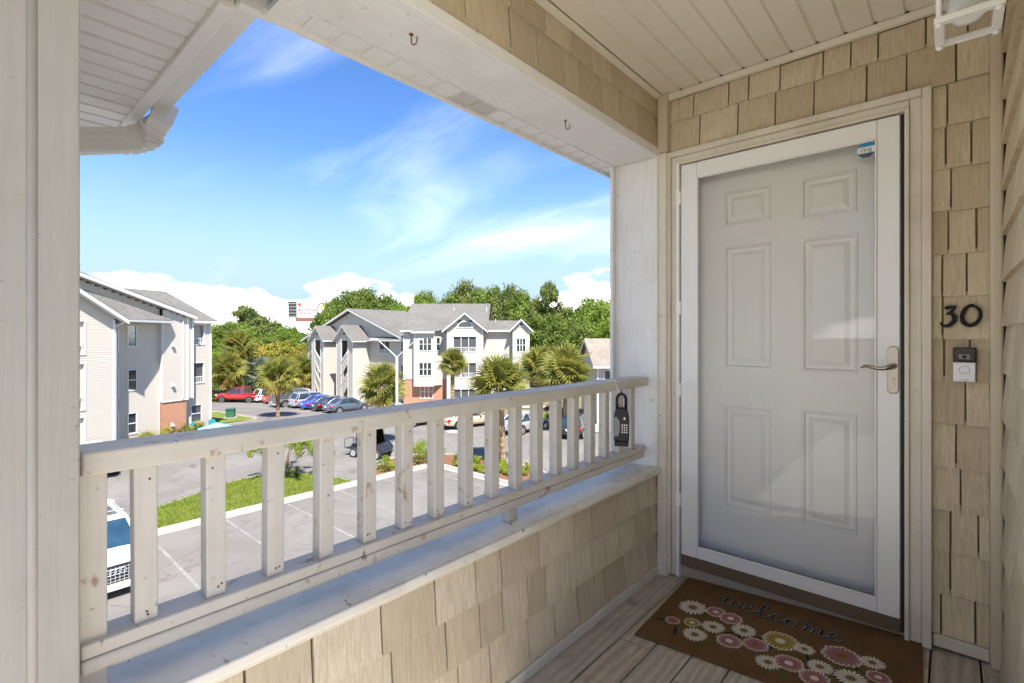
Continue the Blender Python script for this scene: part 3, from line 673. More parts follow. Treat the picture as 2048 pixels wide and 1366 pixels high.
PM = {'w': print_mat('print_cream', (0.72, 0.66, 0.53)), 'p': print_mat('print_mauve', (0.34, 0.15, 0.15)), 'y': print_mat('print_ochre', (0.34, 0.245, 0.06)),
      'g': print_mat('print_green', (0.10, 0.125, 0.02)), 'dg': print_mat('print_dark_green', (0.03, 0.05, 0.025)), 'n': print_mat('print_navy', (0.012, 0.03, 0.05)), 's': print_mat('print_silver', (0.36, 0.37, 0.36)), 'c': print_mat('print_brown', (0.24, 0.14, 0.04))}
FL = [('w',0.134,0.454,0.048),('p',0.236,0.423,0.033),('p',0.309,0.451,0.038),('p',0.099,0.705,0.025),('y',0.177,0.654,0.028),('w',0.266,0.628,0.037),('w',0.220,0.786,0.038),('w',0.384,0.553,0.038),('p',0.355,0.732,0.038),('p',0.451,0.676,0.037),('y',0.529,0.545,0.051),('w',0.620,0.553,0.029),('p',0.747,0.503,0.053),('w',0.520,0.821,0.035),('p',0.587,0.760,0.040),('w',0.687,0.693,0.034),('w',0.846,0.474,0.032),('p',0.681,0.826,0.039),('w',0.789,0.709,0.040),('p',0.870,0.611,0.030)]
def petal(mb, cx, cy, a, r0, r1, w, z):
    ca, sa = math.cos(a), math.sin(a); pts = []
    for t, s_ in ((0, 0.25), (0.35, 0.75), (0.7, 1.0), (0.92, 0.7), (1.0, 0.0), (0.92, -0.7), (0.7, -1.0), (0.35, -0.75), (0, -0.25)):
        rr = r0 + (r1-r0)*t; pts.append((cx + ca*rr - sa*w*s_/2, cy + sa*rr + ca*w*s_/2, z))
    mb.poly(pts)
lf = MB(); lf2 = MB(); q = random.Random(3)
for k in range(34):
    f = q.choice(FL); a = q.uniform(3.4, 6.0); cx, cy = f[1]*mw + q.uniform(-.02, .02), -f[2]*mh
    petal(lf if k % 2 else lf2, cx, cy, a, 0.02, q.uniform(0.075, 0.12), q.uniform(0.008, 0.02), 0.0093 + 0.00001*k)
for o in (obj('leaf_print', lf, PM['g'], mt, fix=False), obj('leaf_print', lf2, PM['dg'], mt, fix=False)): o['kind'] = 'stuff'
for i, (k, u, v, r_) in enumerate(FL):
    rr = r_*mw*1.42; npt = 19 if k == 'w' else 20; z = 0.0098 + i*0.00012; o1 = MB(); o2 = MB(); a0 = q.random()
    for j in range(npt):
        a = a0 + 2*math.pi*j/npt; rl_ = rr*q.uniform(0.92, 1.04)
        if k == 'w': petal(o1, u*mw, -v*mh, a, rr*0.28, rl_, rr*0.20, z)
        else:
            petal(o1, u*mw, -v*mh, a, rr*0.2, rl_, rr*0.30, z + 0.000002*j); petal(o2, u*mw, -v*mh, a, rr*0.2, rl_*0.92, rr*0.20, z + 0.00005 + 0.000002*j)
    p = obj('daisy_print', o1, PM['w'], mt, fix=False)
    if k != 'w': obj('petal_fill', o2, PM[k], p, fix=False)
    cc = MB(); cc.poly([(u*mw + rr*0.27*math.cos(t*math.pi/8), -v*mh + rr*0.27*math.sin(t*math.pi/8), z + 0.0001) for t in range(16)])
    obj('flower_centre', cc, PM['c'] if k == 'w' or i % 3 == 0 else PM['w'], p, fix=False)
GLY = {'w': ([(0,.75),(.1,.98),(.32,.95),(.22,.4),(.42,.02),(.68,.25),(.80,.9),(.76,.3),(.95,.02),(1.22,.3),(1.27,.85),(1.12,.95),(1.22,.68),(1.55,.62)], 1.5),
     'e': ([(0,.35),(.36,.55),(.5,.85),(.33,1.0),(.1,.7),(.1,.28),(.3,0),(.6,.1),(.85,.38)], .82),
     'l': ([(0,.35),(.42,1.1),(.55,1.7),(.38,1.85),(.2,1.4),(.15,.5),(.34,0),(.6,.1),(.85,.38)], .8),
     'c': ([(0,.38),(.12,.7),(.5,.95),(.56,.82),(.5,.95),(.33,1),(.1,.65),(.12,.25),(.32,0),(.6,.1),(.88,.42)], .85),
     'o': ([(0,.42),(.12,.75),(.5,1.0),(.18,.82),(.1,.32),(.36,0),(.68,.3),(.66,.8),(.46,1),(.62,.82),(.95,.85)], .95),
     'm': ([(0,.85),(.17,1),(.22,.5),(.16,.02),(.32,.7),(.54,1),(.64,.7),(.58,.02),(.74,.7),(.96,1),(1.06,.7),(1.02,.2),(1.2,.0),(1.45,.38)], 1.4)}
tx = MB(); hl = MB(); x = 0.0; sx, sy_ = 0.0690, 0.064
for ch in 'welcome':
    pts, adv = GLY[ch]
    PP = [Vector(((0.220*mw) + (x + p[0])*sx, -(0.272 + 0.012*(x + p[0]))*mh + p[1]*sy_)) for p in pts]
    wd = []
    for i in range(len(PP)):
        t = PP[min(i+1, len(PP)-1)] - PP[max(i-1, 0)]; wd.append(0.005 + (0.010*max(0.0, -t.normalized().y) if t.length > 0 else 0))
    tmp = MB(); ribbon(tmp, PP, wd, 0.0094, 0.0105, 7); tx.f += [tuple(i+len(tx.v) for i in f) for f in tmp.f]; tx.v += [(a, c, b2) for a, b2, c in tmp.v]
    tmp = MB(); ribbon(tmp, [p + Vector((-0.0035, 0.0015)) for p in PP], [0.0022]*len(PP), 0.0106, 0.0109, 7); hl.f += [tuple(i+len(hl.v) for i in f) for f in tmp.f]; hl.v += [(a, c, b2) for a, b2, c in tmp.v]
    x += adv
t_ = obj('welcome_lettering', tx, PM['n'], mt); obj('lettering_highlight', hl, PM['s'], t_)
# ================================================================== THE GROUND
def m_asphalt():
    b = NB('worn_asphalt'); v = b.coord('World'); f = b.noise(v, 30.0, 4, 0.7); p = b.noise(v, 0.35, 5, 0.55, 0.6); q = b.noise(v, 1.3, 5, 0.6, 1.0); o = b.noise(b.coord('World', loc=(7, 3, 0)), 0.8, 6, 0.62)
    c = b.mix(b.range(f, 0.3, 0.7), (0.115, 0.107, 0.099), (0.178, 0.165, 0.15))
    c = b.mix(b.range(p, 0.42, 0.62, 0, 0.5), c, (0.21, 0.198, 0.185)); c = b.mix(b.range(q, 0.55, 0.75, 0, 0.45), c, (0.085, 0.081, 0.077))
    c = b.mix(b.range(o, 0.60, 0.70, 0, 0.55), c, (0.05, 0.048, 0.048))
    vo = b.n('ShaderNodeTexVoronoi', feature='DISTANCE_TO_EDGE'); b.l(b.coord('World', loc=(2, 9, 0)), vo.inputs['Vector']); vo.inputs['Scale'].default_value = 0.13
    wob = b.noise(v, 3.0, 3)
    cr = b.math('ADD', vo.outputs['Distance'], b.math('MULTIPLY', wob, 0.004))
    c = b.mix(b.range(cr, 0.0030, 0.0045, 0.65, 0), c, (0.05, 0.05, 0.05))
    b.bsdf(c, 0.85, b.bump(f, 0.3, 0.006), spec=0.2); return b.m
M['asphalt'] = m_asphalt()
def m_mottle(name, a, b2, s1, s2, rough=0.9, bump=0.4):
    b = NB(name); v = b.coord('World'); f = b.noise(v, s1, 5, 0.65); g = b.noise(v, s2, 4)
    c = b.mix(b.range(f, 0.3, 0.7), a, b2); c = b.mix(b.range(g, 0.4, 0.7, 0, 0.4), c, tuple(x*0.7 for x in a)); b.bsdf(c, rough, b.bump(f, bump, 0.02), spec=0.15); return b.m
M['soil'] = m_mottle('dry_lawn_soil', (0.13, 0.12, 0.05), (0.22, 0.19, 0.09), 6, 0.4)
M['lawn'] = m_mottle('lawn_green', (0.10, 0.13, 0.022), (0.16, 0.195, 0.035), 9, 0.9)
M['mulch'] = m_mottle('pine_bark_mulch', (0.13, 0.06, 0.035), (0.24, 0.12, 0.07), 22, 2.0, bump=0.9)
M['concrete'] = m_mottle('pale_concrete', (0.28, 0.26, 0.23), (0.38, 0.355, 0.315), 14, 1.5, bump=0.15)
M['bounce_concrete'] = m_mottle('bounce_concrete', (0.56, 0.53, 0.48), (0.64, 0.61, 0.56), 14, 1.5, bump=0.15)  # made extra pale so the added slab reflects sunlight upward
M['marking'] = m_mottle('worn_white_paint', (0.155, 0.147, 0.137), (0.29, 0.275, 0.255), 7, 1.1, 0.7, 0.1)
bpy.data.objects['bounce_slab'].data.materials.append(M['bounce_concrete'])
gm_ = MB()
for a_, b_ in ((-1500, 40), (40, 75), (75, 1500)): gm_.poly([G(-1500, a_, -0.012), G(1500, a_, -0.012), G(1500, b_, -0.012), G(-1500, b_, -0.012)])
struct('ground', gm_, M['soil'], fix=False)
lotmb = MB(); lotmb.poly([G(r_, d_) for r_, d_ in ((-60, 22), (-60, 40), (34, 40), (40, 20), (25, -20), (-30, -25))]); lotmb.poly([G(r_, d_) for r_, d_ in ((-60, 40), (-60, 46), (-44, 66), (-36, 70), (-22, 62), (-12.5, 54), (-8, 52), (6, 51), (6.8, 40))]); struct('parking_lot', lotmb, M['asphalt'], fix=False)
CX_ = -21.6                                   # kerb line of the near stalls
for i in range(-4, 6):
    y = 4.62 + i*2.42
    if y > 17: continue
    struct('stall_line', MB().box(CX_+0.35, CX_+5.6, y-0.05, y+0.05, 0.003, 0.006), M['marking'])
for i in range(6):                            # stalls across the aisle
    p = W(-22.4, 29.5) + Vector((0, i*2.45-7.4, 0))
    struct('stall_line', MB().box(p.x-5.0, p.x, p.y-0.05, p.y+0.05, 0.003, 0.006), M['marking'])
def kerb(name, pts, w=0.42, h=0.14, closed=False):
    pts = [Vector(p) for p in pts]; n = len(pts); L_, R_ = [], []
    for i in range(n):
        a = pts[(i-1) % n] if closed else pts[max(i-1, 0)]; b2 = pts[(i+1) % n] if closed else pts[min(i+1, n-1)]
        t = (b2-a).normalized(); nn = Vector((-t.y, t.x)); L_.append(pts[i]+nn*w*0.5); R_.append(pts[i]-nn*w*0.5)
    mb = MB(); rings = []
    for l, r_ in zip(L_, R_):
        m1 = l.lerp(r_, 0.42); m2 = l.lerp(r_, 0.50)
        g0 = gz(-l.x*SS + l.y*SC); rings.append([(l.x, l.y, g0-0.01), (l.x, l.y, g0+h), (m1.x, m1.y, g0+h), (m2.x, m2.y, g0+0.035), (r_.x, r_.y, g0+0.008), (r_.x, r_.y, g0-0.01)])
    if closed: rings.append(rings[0])
    mb.rings(rings, cap=not closed); return struct(name, mb, M['concrete'])
def smooth_path(pts, n=5):
    out = []; k = len(pts)
    for i in range(k-1):
        p0, p1, p2, p3 = (Vector(pts[max(i-1, 0)]), Vector(pts[i]), Vector(pts[i+1]), Vector(pts[min(i+2, k-1)]))
        for j in range(n):
            t = j/n; out.append(0.5*((2*p1) + (p2-p0)*t + (2*p0-5*p1+4*p2-p3)*t*t + (3*p1-p0-3*p2+p3)*t**3))
    out.append(Vector(pts[-1])); return out
# grass island backing the stalls (world x,y)
K1 = [(CX_, -9), (CX_, 0), (CX_, 6), (CX_, 10.5), (CX_, 12.6)]
gback = smooth_path([(-24.2, -9), (-24.2, 0), (-24.4, 4.6), (-25.5, 7.2), (-26.4, 9.6), (-25.6, 11.6), (-23.6, 12.6), (-21.75, 13.0)])
isl = MB(); isl.poly([(p[0]-0.1, p[1], 0.10) for p in K1] + [(p.x, p.y, 0.10) for p in reversed(gback)])
struct('grass_island', isl, M['lawn'], fix=False)
kerb('kerb', [(CX_, -9), (CX_, -3), (CX_, 3), (CX_, 9), (CX_, 15), (CX_, 17.35), (CX_+0.25, 17.75), (-15.8, 17.75)] )
kerb('kerb', [(p.x, p.y) for p in reversed(gback)], 0.2, 0.12)
mfront = [(CX_-0.1, 13.4), (CX_-0.1, 17.9), (-15.7, 17.9)]
mback = smooth_path([(-15.7, 17.9), (-14.9, 18.5), (-14.9, 19.6), (-16.0, 20.4), (-18.2, 20.7), (-22.5, 19.7), (-24.3, 17.6), (-23.4, 15.3), (CX_-0.1, 13.4)])
isl2 = MB(); isl2.poly([(x, y, 0.09) for x, y in mfront] + [(p.x, p.y, 0.09) for p in mback[1:-1]])
struct('mulch_island', isl2, M['mulch'], fix=False)
kerb('kerb', [(p.x, p.y) for p in reversed(mback[:-1])], 0.3, 0.12)
# lawn and walks by the buildings
def sheet(name, pts, z, mat): 
    mb = MB(); mb.poly([(p.x, p.y, z + gz(-p.x*SS + p.y*SC)) for p in pts]); return struct(name, mb, mat, fix=False)
sheet('lawn', [W(-40, 30), W(-26, 31), W(-24.6, 40), W(-42, 40)], 0.05, M['lawn'])
sheet('lawn', [W(-42, 40), W(-24.6, 40), W(-22.8, 43.4), W(-23.4, 44.6), W(-29.5, 49.5), W(-44, 52)], 0.05, M['lawn'])
kerb('kerb', [W(-44, 52).xy, W(-29.5, 49.6).xy, W(-23.3, 44.8).xy, W(-22.5, 43.4).xy, W(-25.5, 33).xy], 0.2, 0.12)
sheet('walk', [Vector((-78, 33.2, 0)), Vector((-45, 33.2, 0)), Vector((-45, 36.4, 0)), Vector((-78, 36.4, 0))], 0.06, M['concrete'])
sheet('walk', [W(-14, 53.2), W(6, 53.2), W(6, 56), W(-14, 56)], 0.065, M['concrete'])
sheet('walk', [W(4.5, 36.8), W(14, 36.8), W(14, 40.5), W(4.5, 40.5)], 0.06, M['concrete'])
sheet('lawn', [W(-48, 62), W(-36, 60.2), W(-30, 64), W(-34, 72), W(-50, 74)], 0.03, M['lawn'])
sheet('lawn', [W(1.6, 40.6), W(6.5, 40.6), W(6.5, 48), W(1.6, 50)], 0.05, M['lawn'])
mh = thing('manhole_cover', 'round pale manhole cover set in the asphalt by the tan car', 'manhole cover', W(-4.4, 37.4, 0.0))
obj('cover', MB().lathe([(0.36, 0.001), (0.36, 0.010), (0.30, 0.012)], 20), M['concrete'], mh)
obj('apron', MB().lathe([(0.62, 0.001), (0.62, 0.006), (0.38, 0.007)], 20), M['concrete'], mh)
# embankment and overpass far right
emb = MB(); prof = [(0, -0.01), (14, 5.6), (40, 5.8), (60, -0.01)]
a, b2 = W(2, 84), W(70, 66); t = (b2-a).normalized(); nn = Vector((-t.y, t.x, 0))
emb.rings([[a + nn*p[0] + Vector((0, 0, p[1])) for p in prof], [b2 + nn*p[0] + Vector((0, 0, p[1])) for p in prof]])
struct('embankment', emb, M['soil'])
M['siding_grey'] = plain('galvanised_rail', (0.42, 0.43, 0.44), 0.5, metallic=0.3)
gr = thing('highway_barrier', 'pale guard rail along the raised road beyond the palms', 'guard rail', a + nn*15 + Vector((0, 0, 5.6)))
br = MB().box(0, (b2-a).length, -0.06, 0.06, 0.45, 0.85, Matrix.Rotation(math.atan2(t.y, t.x), 4, 'Z')); obj('beam', br, M['siding_grey'], gr)
for k in range(17): obj('post', MB().box(k*4.0+0.5, k*4.0+0.65, 0.065, 0.2, -0.3, 0.84, Matrix.Rotation(math.atan2(t.y, t.x), 4, 'Z')), M['siding_grey'], gr)
# ================================================================== BUILDINGS
def m_siding():
    b = NB('cream_lap_siding'); v = b.coord('World'); f = b.noise(v, 3.0, 4); g = b.noise(v, 0.5, 3)
    c = b.mix(b.range(f, 0.35, 0.7), (0.405, 0.375, 0.33), (0.415, 0.385, 0.338)); c = b.mix(b.range(g, 0.45, 0.7, 0, 0.15), c, (0.40, 0.375, 0.335)); b.bsdf(c, 0.55, spec=0.3); return b.m
M['siding'] = m_siding()
M['bwhite'] = plain('building_trim_white', (0.52, 0.52, 0.515), 0.5, var=0.03, scale=1.0)
def m_roof(name, a, b2):
    b = NB(name); v = b.coord('World'); br = b.n('ShaderNodeTexNoise'); mp = b.n('ShaderNodeMapping'); b.l(v, mp.inputs['Vector']); mp.inputs['Scale'].default_value = (1, 1, 3.2); b.l(mp.outputs[0], br.inputs['Vector']); br.inputs['Scale'].default_value = 3.2; br.inputs['Detail'].default_value = 4; br.inputs['Roughness'].default_value = 0.75
    g = b.noise(v, 0.35, 3); c = b.mix(b.range(br.outputs['Fac'], 0.35, 0.65), a, b2); c = b.mix(b.range(g, 0.4, 0.7, 0, 0.35), c, tuple(x*0.75 for x in a)); b.bsdf(c, 0.9, b.bump(br.outputs['Fac'], 0.3, 0.02), spec=0.15); return b.m
M['roof'] = m_roof('grey_asphalt_shingle', (0.10, 0.096, 0.088), (0.165, 0.157, 0.145))
M['roof2'] = m_roof('brown_asphalt_shingle', (0.17, 0.145, 0.12), (0.27, 0.23, 0.19))
def m_brick():
    b = NB('red_brick'); t = b.n('ShaderNodeTexBrick'); v = b.coord('Object', rot=(R(90), 0, 0)); b.l(v, t.inputs['Vector']); t.inputs['Scale'].default_value = 1.0
    t.inputs['Brick Width'].default_value = 0.21; t.inputs['Row Height'].default_value = 0.075; t.inputs['Mortar Size'].default_value = 0.008
    t.inputs['Color1'].default_value = (0.29, 0.105, 0.058, 1); t.inputs['Color2'].default_value = (0.37, 0.155, 0.085, 1); t.inputs['Mortar'].default_value = (0.42, 0.34, 0.27, 1)
    b.bsdf(t.outputs['Color'], 0.85, spec=0.2); return b.m
M['brick'] = m_brick()
M['pane'] = plain('dark_window_glass', (0.018, 0.024, 0.028), 0.06, var=0.3, scale=0.7, spec=0.8)
M['pane2'] = plain('blue_green_glass', (0.07, 0.13, 0.135), 0.08, var=0.3, scale=0.7, spec=0.8)
M['screen'] = plain('dark_insect_screen', (0.055, 0.056, 0.06), 0.7)
M['inside'] = plain('porch_inner_wall', (0.36, 0.34, 0.31), 0.8)  # one plain tone for porch recesses, stairwells and building cores
M['teal'] = plain('teal_plastic', (0.02, 0.22, 0.24), 0.45)
SID = 0.15
def siding(name, parent, x0, x1, z0, z1, y, holes=(), top=None, Mx=None):
    """lap siding in real courses: each course leans out at its lower edge; local x along, outward -y"""
    mb = MB(); z = z0
    while z < z1 - 0.01:
        zt = min(z + SID, z1); zm = (z+zt)/2; segs = [(x0, x1)]
        if top:
            l, r_ = top(zt); segs = [(max(x0, l), min(x1, r_))]
            if segs[0][1] - segs[0][0] < 0.05: break
        for h in holes:
            if h[2] < zm < h[3]:
                ns = []
                for a, b2 in segs:
                    if h[1] <= a or h[0] >= b2: ns.append((a, b2)); continue
                    if h[0] > a: ns.append((a, h[0]))
                    if h[1] < b2: ns.append((h[1], b2))
                segs = ns
        for a, b2 in segs:
            lo, hi = y-0.015, y-0.002
            mb.poly([(a, lo, z), (b2, lo, z), (b2, hi, zt), (a, hi, zt)]); mb.poly([(a, y+0.01, z), (b2, y+0.01, z), (b2, lo, z), (a, lo, z)])
        z = zt
    if Mx is not None: mb.v = [tuple(Mx @ Vector(p)) for p in mb.v]
    return obj(name, mb, M['siding'], parent, fix=False)
def place(x, y, a): return Matrix.Translation((x, y, 0)) @ Matrix.Rotation(a, 4, 'Z')
def window(parent, x, z, w, h, y, n=1, glass='pane', rail=True, Mx=None, depth=0.06):
    """frame with panes: x, z is the lower left corner of the opening"""
    f = MB(); t = 0.075; T = Mx
    f.box(x-t, x, y-0.05, y+depth, z-t, z+h+t, T).box(x+w, x+w+t, y-0.05, y+depth, z-t, z+h+t, T).box(x, x+w, y-0.05, y+depth, z-t, z, T).box(x, x+w, y-0.05, y+depth, z+h, z+h+t, T)
    for i in range(1, n): f.box(x+w*i/n-0.05, x+w*i/n+0.05, y-0.045, y+depth, z, z+h, T)
    if rail: 
        for i in range(n): f.box(x+w*i/n+(0.051 if i else 0.001), x+w*(i+1)/n-(0.051 if i < n-1 else 0.001), y-0.03, y+depth, z+h*0.5-0.03, z+h*0.5+0.03, T)
    o = obj('window', f, M['bwhite'], parent)
    for i in range(n): obj('pane', MB().box(x+w*i/n+0.002, x+w*(i+1)/n-0.002, y+0.02, y+0.03, z+0.002, z+h-0.002, T), M[glass], o)
    return o
def porch(parent, x, z, w, h, y, n=3, screened=True, Mx=None, back=1.4):
    f = MB(); t = 0.09; T = Mx
    f.box(x-t, x, y-0.05, y+0.1, z-t, z+h+t, T).box(x+w, x+w+t, y-0.05, y+0.1, z-t, z+h+t, T).box(x, x+w, y-0.05, y+0.1, z-t, z, T).box(x, x+w, y-0.05, y+0.1, z+h, z+h+t, T)
    for i in range(1, n): f.box(x+w*i/n-0.035, x+w*i/n+0.035, y-0.01, y+0.07, z, z+h, T)
    f.box(x, x+w, y-0.015, y+0.04, z+h*0.26, z+h*0.26+0.06, T)
    o = obj('porch_opening', f, M['bwhite'], parent)
    bal = MB(); k = max(6, int(w/0.14))
    for i in range(k): bal.box(x+w*(i+0.5)/k-0.022, x+w*(i+0.5)/k+0.022, y-0.005, y+0.03, z+0.002, z+h*0.26, T)
    p = obj('balusters', bal, M['bwhite'], o); p['kind'] = 'stuff'
    if screened: obj('screen', MB().box(x, x+w, y+0.11, y+0.12, z, z+h, T), M['screen'], o)
    else:
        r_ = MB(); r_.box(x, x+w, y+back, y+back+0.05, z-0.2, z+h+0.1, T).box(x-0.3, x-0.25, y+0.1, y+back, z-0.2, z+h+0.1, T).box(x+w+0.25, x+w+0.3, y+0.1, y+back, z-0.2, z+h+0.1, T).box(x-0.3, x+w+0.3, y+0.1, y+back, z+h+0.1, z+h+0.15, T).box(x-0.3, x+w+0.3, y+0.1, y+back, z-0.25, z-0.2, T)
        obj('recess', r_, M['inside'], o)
    return o
def trim(parent, b_, name='trim', mat='bwhite', Mx=None): return obj(name, MB().box(*b_, Mx), M[mat], parent)
def slab(pts, t=0.16):
    """roof plane with thickness below the given corner points"""
    mb = MB(); n = len(pts); mb.v = [tuple(p) for p in pts] + [(p[0], p[1], p[2]-t) for p in pts]
    mb.f = [tuple(range(n)), tuple(range(2*n-1, n-1, -1))] + [((i+1) % n, i, n+i, n+(i+1) % n) for i in range(n)]; return mb
def gable_roof(parent, xc, hw, y0, y1, ze, zr, name='roof', rake=0.17, mat='roof', fascia=True):
    """ridge along y: eaves at xc-hw and xc+hw"""
    r_ = None
    for s_ in (-1, 1):
        r_ = obj(name, slab([(xc, y0, zr), (xc+s_*hw, y0, ze), (xc+s_*hw, y1, ze), (xc, y1, zr)], 0.05), M[mat], parent)
        if fascia:
            mb = MB(); n = Vector((xc+s_*hw, y0, ze)) - Vector((xc, y0, zr))
            mb.prism([(xc, zr-0.052), (xc+s_*hw, ze-0.052), (xc+s_*hw, ze-0.052-rake*1.15), (xc, zr-0.052-rake*1.15)], y0+0.004, y0+0.05)
            mb.box(min(xc+s_*hw, xc+s_*(hw-0.05)), max(xc+s_*hw, xc+s_*(hw-0.05)), y0+0.051, y1, ze-0.052-rake, ze-0.052)
            mb.prism([(xc, zr-0.18), (xc+s_*(hw-0.06), ze-0.2), (xc+s_*(hw-0.06), ze-0.24), (xc, zr-0.22)], y0+0.051, y0+0.5)
            obj('rake_board', mb, M['bwhite'], r_)
    return r_
def gable_top(xc, hw, ze, zr): return lambda z: (xc - hw*max(0, (zr-z)/(zr-ze)), xc + hw*max(0, (zr-z)/(zr-ze))) if z > ze else (-1e9, 1e9)
def wall_vent(parent, x, z, y, Mx=None):
    o = trim(parent, (x-0.11, x+0.11, y-0.035, y, z-0.12, z+0.14), 'vent_plate', 'bwhite', Mx)
    obj('vent_hood', MB().prism([(y-0.036, z+0.10), (y-0.20, z-0.03), (y-0.20, z-0.10), (y-0.036, z-0.12)], x-0.085, x+0.085, axis='x', M=Mx), M['siding_grey'], o)
    return o
FL_ = (0.15, 3.05, 5.95)

# ---------------------------------------------------------------- near building on the left
c_ = W(-25.08, 32.56)
lb = thing('apartment_building', 'near cream sided apartment building with brick base and tall gable facing the lot', 'building', c_, (0, 0, R(69) + YAW), 'apartment buildings')
BP, RP, QP, PP_ = -1.75, 0.0, -0.28, 0.35              # planes: bay front, main wall, brick bay, porch wing
EZ = 8.35
# bay with gable on the left
bx0, bx1, bxc, bhw = -9.2, -2.03, -5.45, 3.95
zr_b, ze_b = 10.85, 8.22
opn = [(-4.6, -3.62, 6.2, 8.05), (-4.6, -3.62, 3.0, 5.6), (-4.6, -3.62, 0.2, 2.5)]
siding('bay_wall', lb, bx0, bx1, 0.1, zr_b-0.3, BP, opn, gable_top(bxc, bhw, ze_b, zr_b))
for i, o_ in enumerate(opn): porch(lb, o_[0], o_[2], o_[1]-o_[0], o_[3]-o_[2], BP, 1, False)
trim(lb, (bx1-0.11, bx1+0.03, BP-0.035, BP+0.1, 0.05, 8.2), 'corner_board'); trim(lb, (bx0, bx1, BP+0.1, BP+0.14, 0, 8.2), 'backing', 'siding')
siding('bay_side_wall', lb, 0, abs(BP)+0.02, 0.1, 8.15, 0, Mx=place(bx1+0.02, BP+0.02, R(90)))
gable_roof(lb, bxc, bhw, BP-0.55, 3.0, ze_b, zr_b, rake=0.2)
# main wall with the long gable rake above
mx0, mx1 = -9.0, 3.55
bigc, bighw, bigze, bigzr = -8.3, 12.3, 8.72, 12.7
w3 = [(-0.21, 0.28), (-0.18, 0.31), (-0.15, 0.34)]; wz = [6.57, 3.66, 0.80]
holes = [(-0.24, 0.30, z, z+1.33) for z in wz]
siding('main_wall', lb, mx0, 1.80, 0.1, 12.3, RP, holes, gable_top(bigc, bighw, bigze-0.25, bigzr-0.25))
for z, g in zip(wz, ('pane2', 'pane', 'pane')): window(lb, -0.20, z, 0.48, 1.3, RP, 1, g)
for z, h in ((6.2, 1.7), (3.3, 1.75), (0.15, 2.2)): window(lb, -1.55, z, 0.7, h, RP, 1, 'screen', False)
siding('upper_wall', lb, 1.83, mx1, 2.72, 10, QP, (), gable_top(bigc, bighw, bigze-0.25, bigzr-0.25))
siding('gable_infill', lb, 1.80, 1.83, 2.72, 8.7, RP)
trim(lb, (1.77, 1.83, QP-0.03, RP-0.02, 2.7, 8.6), 'corner_board'); trim(lb, (mx1-0.02, mx1+0.12, QP-0.04, QP+0.1, 2.6, 8.62), 'corner_board')
trim(lb, (1.72, 1.79, RP-0.05, RP-0.023, 0.05, 2.7), 'corner_board')
trim(lb, (1.80, mx1, QP-0.03, QP+0.6, 2.60, 2.70), 'band_board')
bk = obj('brick_base', MB().box(1.83, mx1, QP+0.04, 5, 0, 2.595), M['brick'], lb)
for z in (6.55, 3.75): wall_vent(lb, 2.5, z, QP-0.02)
wall_vent(lb, 2.5, 0.95, QP+0.035)
gx = mx1 + 0.13
siding('return_wall', lb, 0, 0.66, 2.72, 8.7, 0, Mx=place(mx1+0.10, QP+0.02, R(90)))
siding('notch_wall', lb, mx1+0.1, 4.0, 2.72, 8.5, QP+0.10); trim(lb, (3.98, 4.10, QP+0.03, QP+0.2, 2.66, 8.4), 'corner_board')
trim(lb, (mx1-0.35, mx1-0.28, QP-0.09, QP-0.03, 2.7, 8.45), 'downspout')
# porch wing
ph = [(4.32, 5.30, 6.62, 8.06), (4.32, 5.30, 3.72, 5.2), (4.30, 5.12, 0.75, 2.05)]
siding('porch_wall', lb, 3.9, 5.86, 0.1, 8.35, PP_, ph)
porch(lb, 4.32, 6.64, 0.98, 1.4, PP_, 1, False); porch(lb, 4.32, 3.74, 0.98, 1.44, PP_, 1, True); window(lb, 4.32, 0.79, 0.78, 1.22, PP_, 1, 'screen')
trim(lb, (5.80, 5.95, PP_-0.04, PP_+0.1, 0.05, 8.3), 'corner_board'); siding('end_wall', lb, 0, 9, 0.1, 8.35, 0, Mx=place(5.93, PP_+0.05, R(90)))
# roofs: long front rake, lower roof over the recess, main roof beyond
for s_ in (1,):
    rr = obj('roof', slab([(bigc, -0.62, bigzr), (bigc+bighw+0.1, -0.62, bigze-0.03), (bigc+bighw+0.1, 7.0, bigze-0.03), (bigc, 7.0, bigzr)], 0.05), M['roof'], lb)
    mb = MB().prism([(bigc, bigzr-0.052), (bigc+bighw+0.1, bigze-0.085), (bigc+bighw+0.1, bigze-0.30), (bigc, bigzr-0.27)], -0.615, -0.57)
    mb.prism([(bigc, bigzr-0.2), (bigc+bighw, bigze-0.24), (bigc+bighw, bigze-0.28), (bigc, bigzr-0.24)], -0.569, 0.0); obj('rake_board', mb, M['bwhite'], rr)
low = slab([(-3.2, RP-0.02, 10.2), (-1.55, BP-0.5, 8.26), (2.25, -0.75, 8.32), (2.25, RP-0.32, 8.42)], 0.05); lo = obj('lower_roof', low, M['roof'], lb)
gm = MB().prism([(-1.55, BP-0.5), (2.25, -0.75), (2.25, -0.70), (-1.55, BP-0.45)], 8.10, 8.27, axis='z'); gm.prism([(-1.5, BP-0.42), (2.2, -0.69), (2.2, RP-0.03), (-1.5, RP-0.03)], 8.11, 8.13, axis='z'); obj('gutter', gm, M['bwhite'], lo)
obj('downspout', MB().tube([(-1.6, BP-0.45, 8.1), (-1.8, BP-0.2, 7.95), (-1.93, BP+0.06, 7.8), (-1.93, BP+0.06, 0.2)], 0.045, 6), M['bwhite'], lo)
obj('main_roof', slab([(3.2, 6.0, 10.9), (3.2, 0.0, 8.42), (6.25, 0.0, 8.42), (6.25, 6.0, 10.9)], 0.06), M['roof'], lb); obj('main_roof', slab([(3.2, 6.0, 10.9), (6.25, 6.0, 10.9), (6.25, 12, 8.4), (3.2, 12, 8.4)], 0.06), M['roof'], lb)
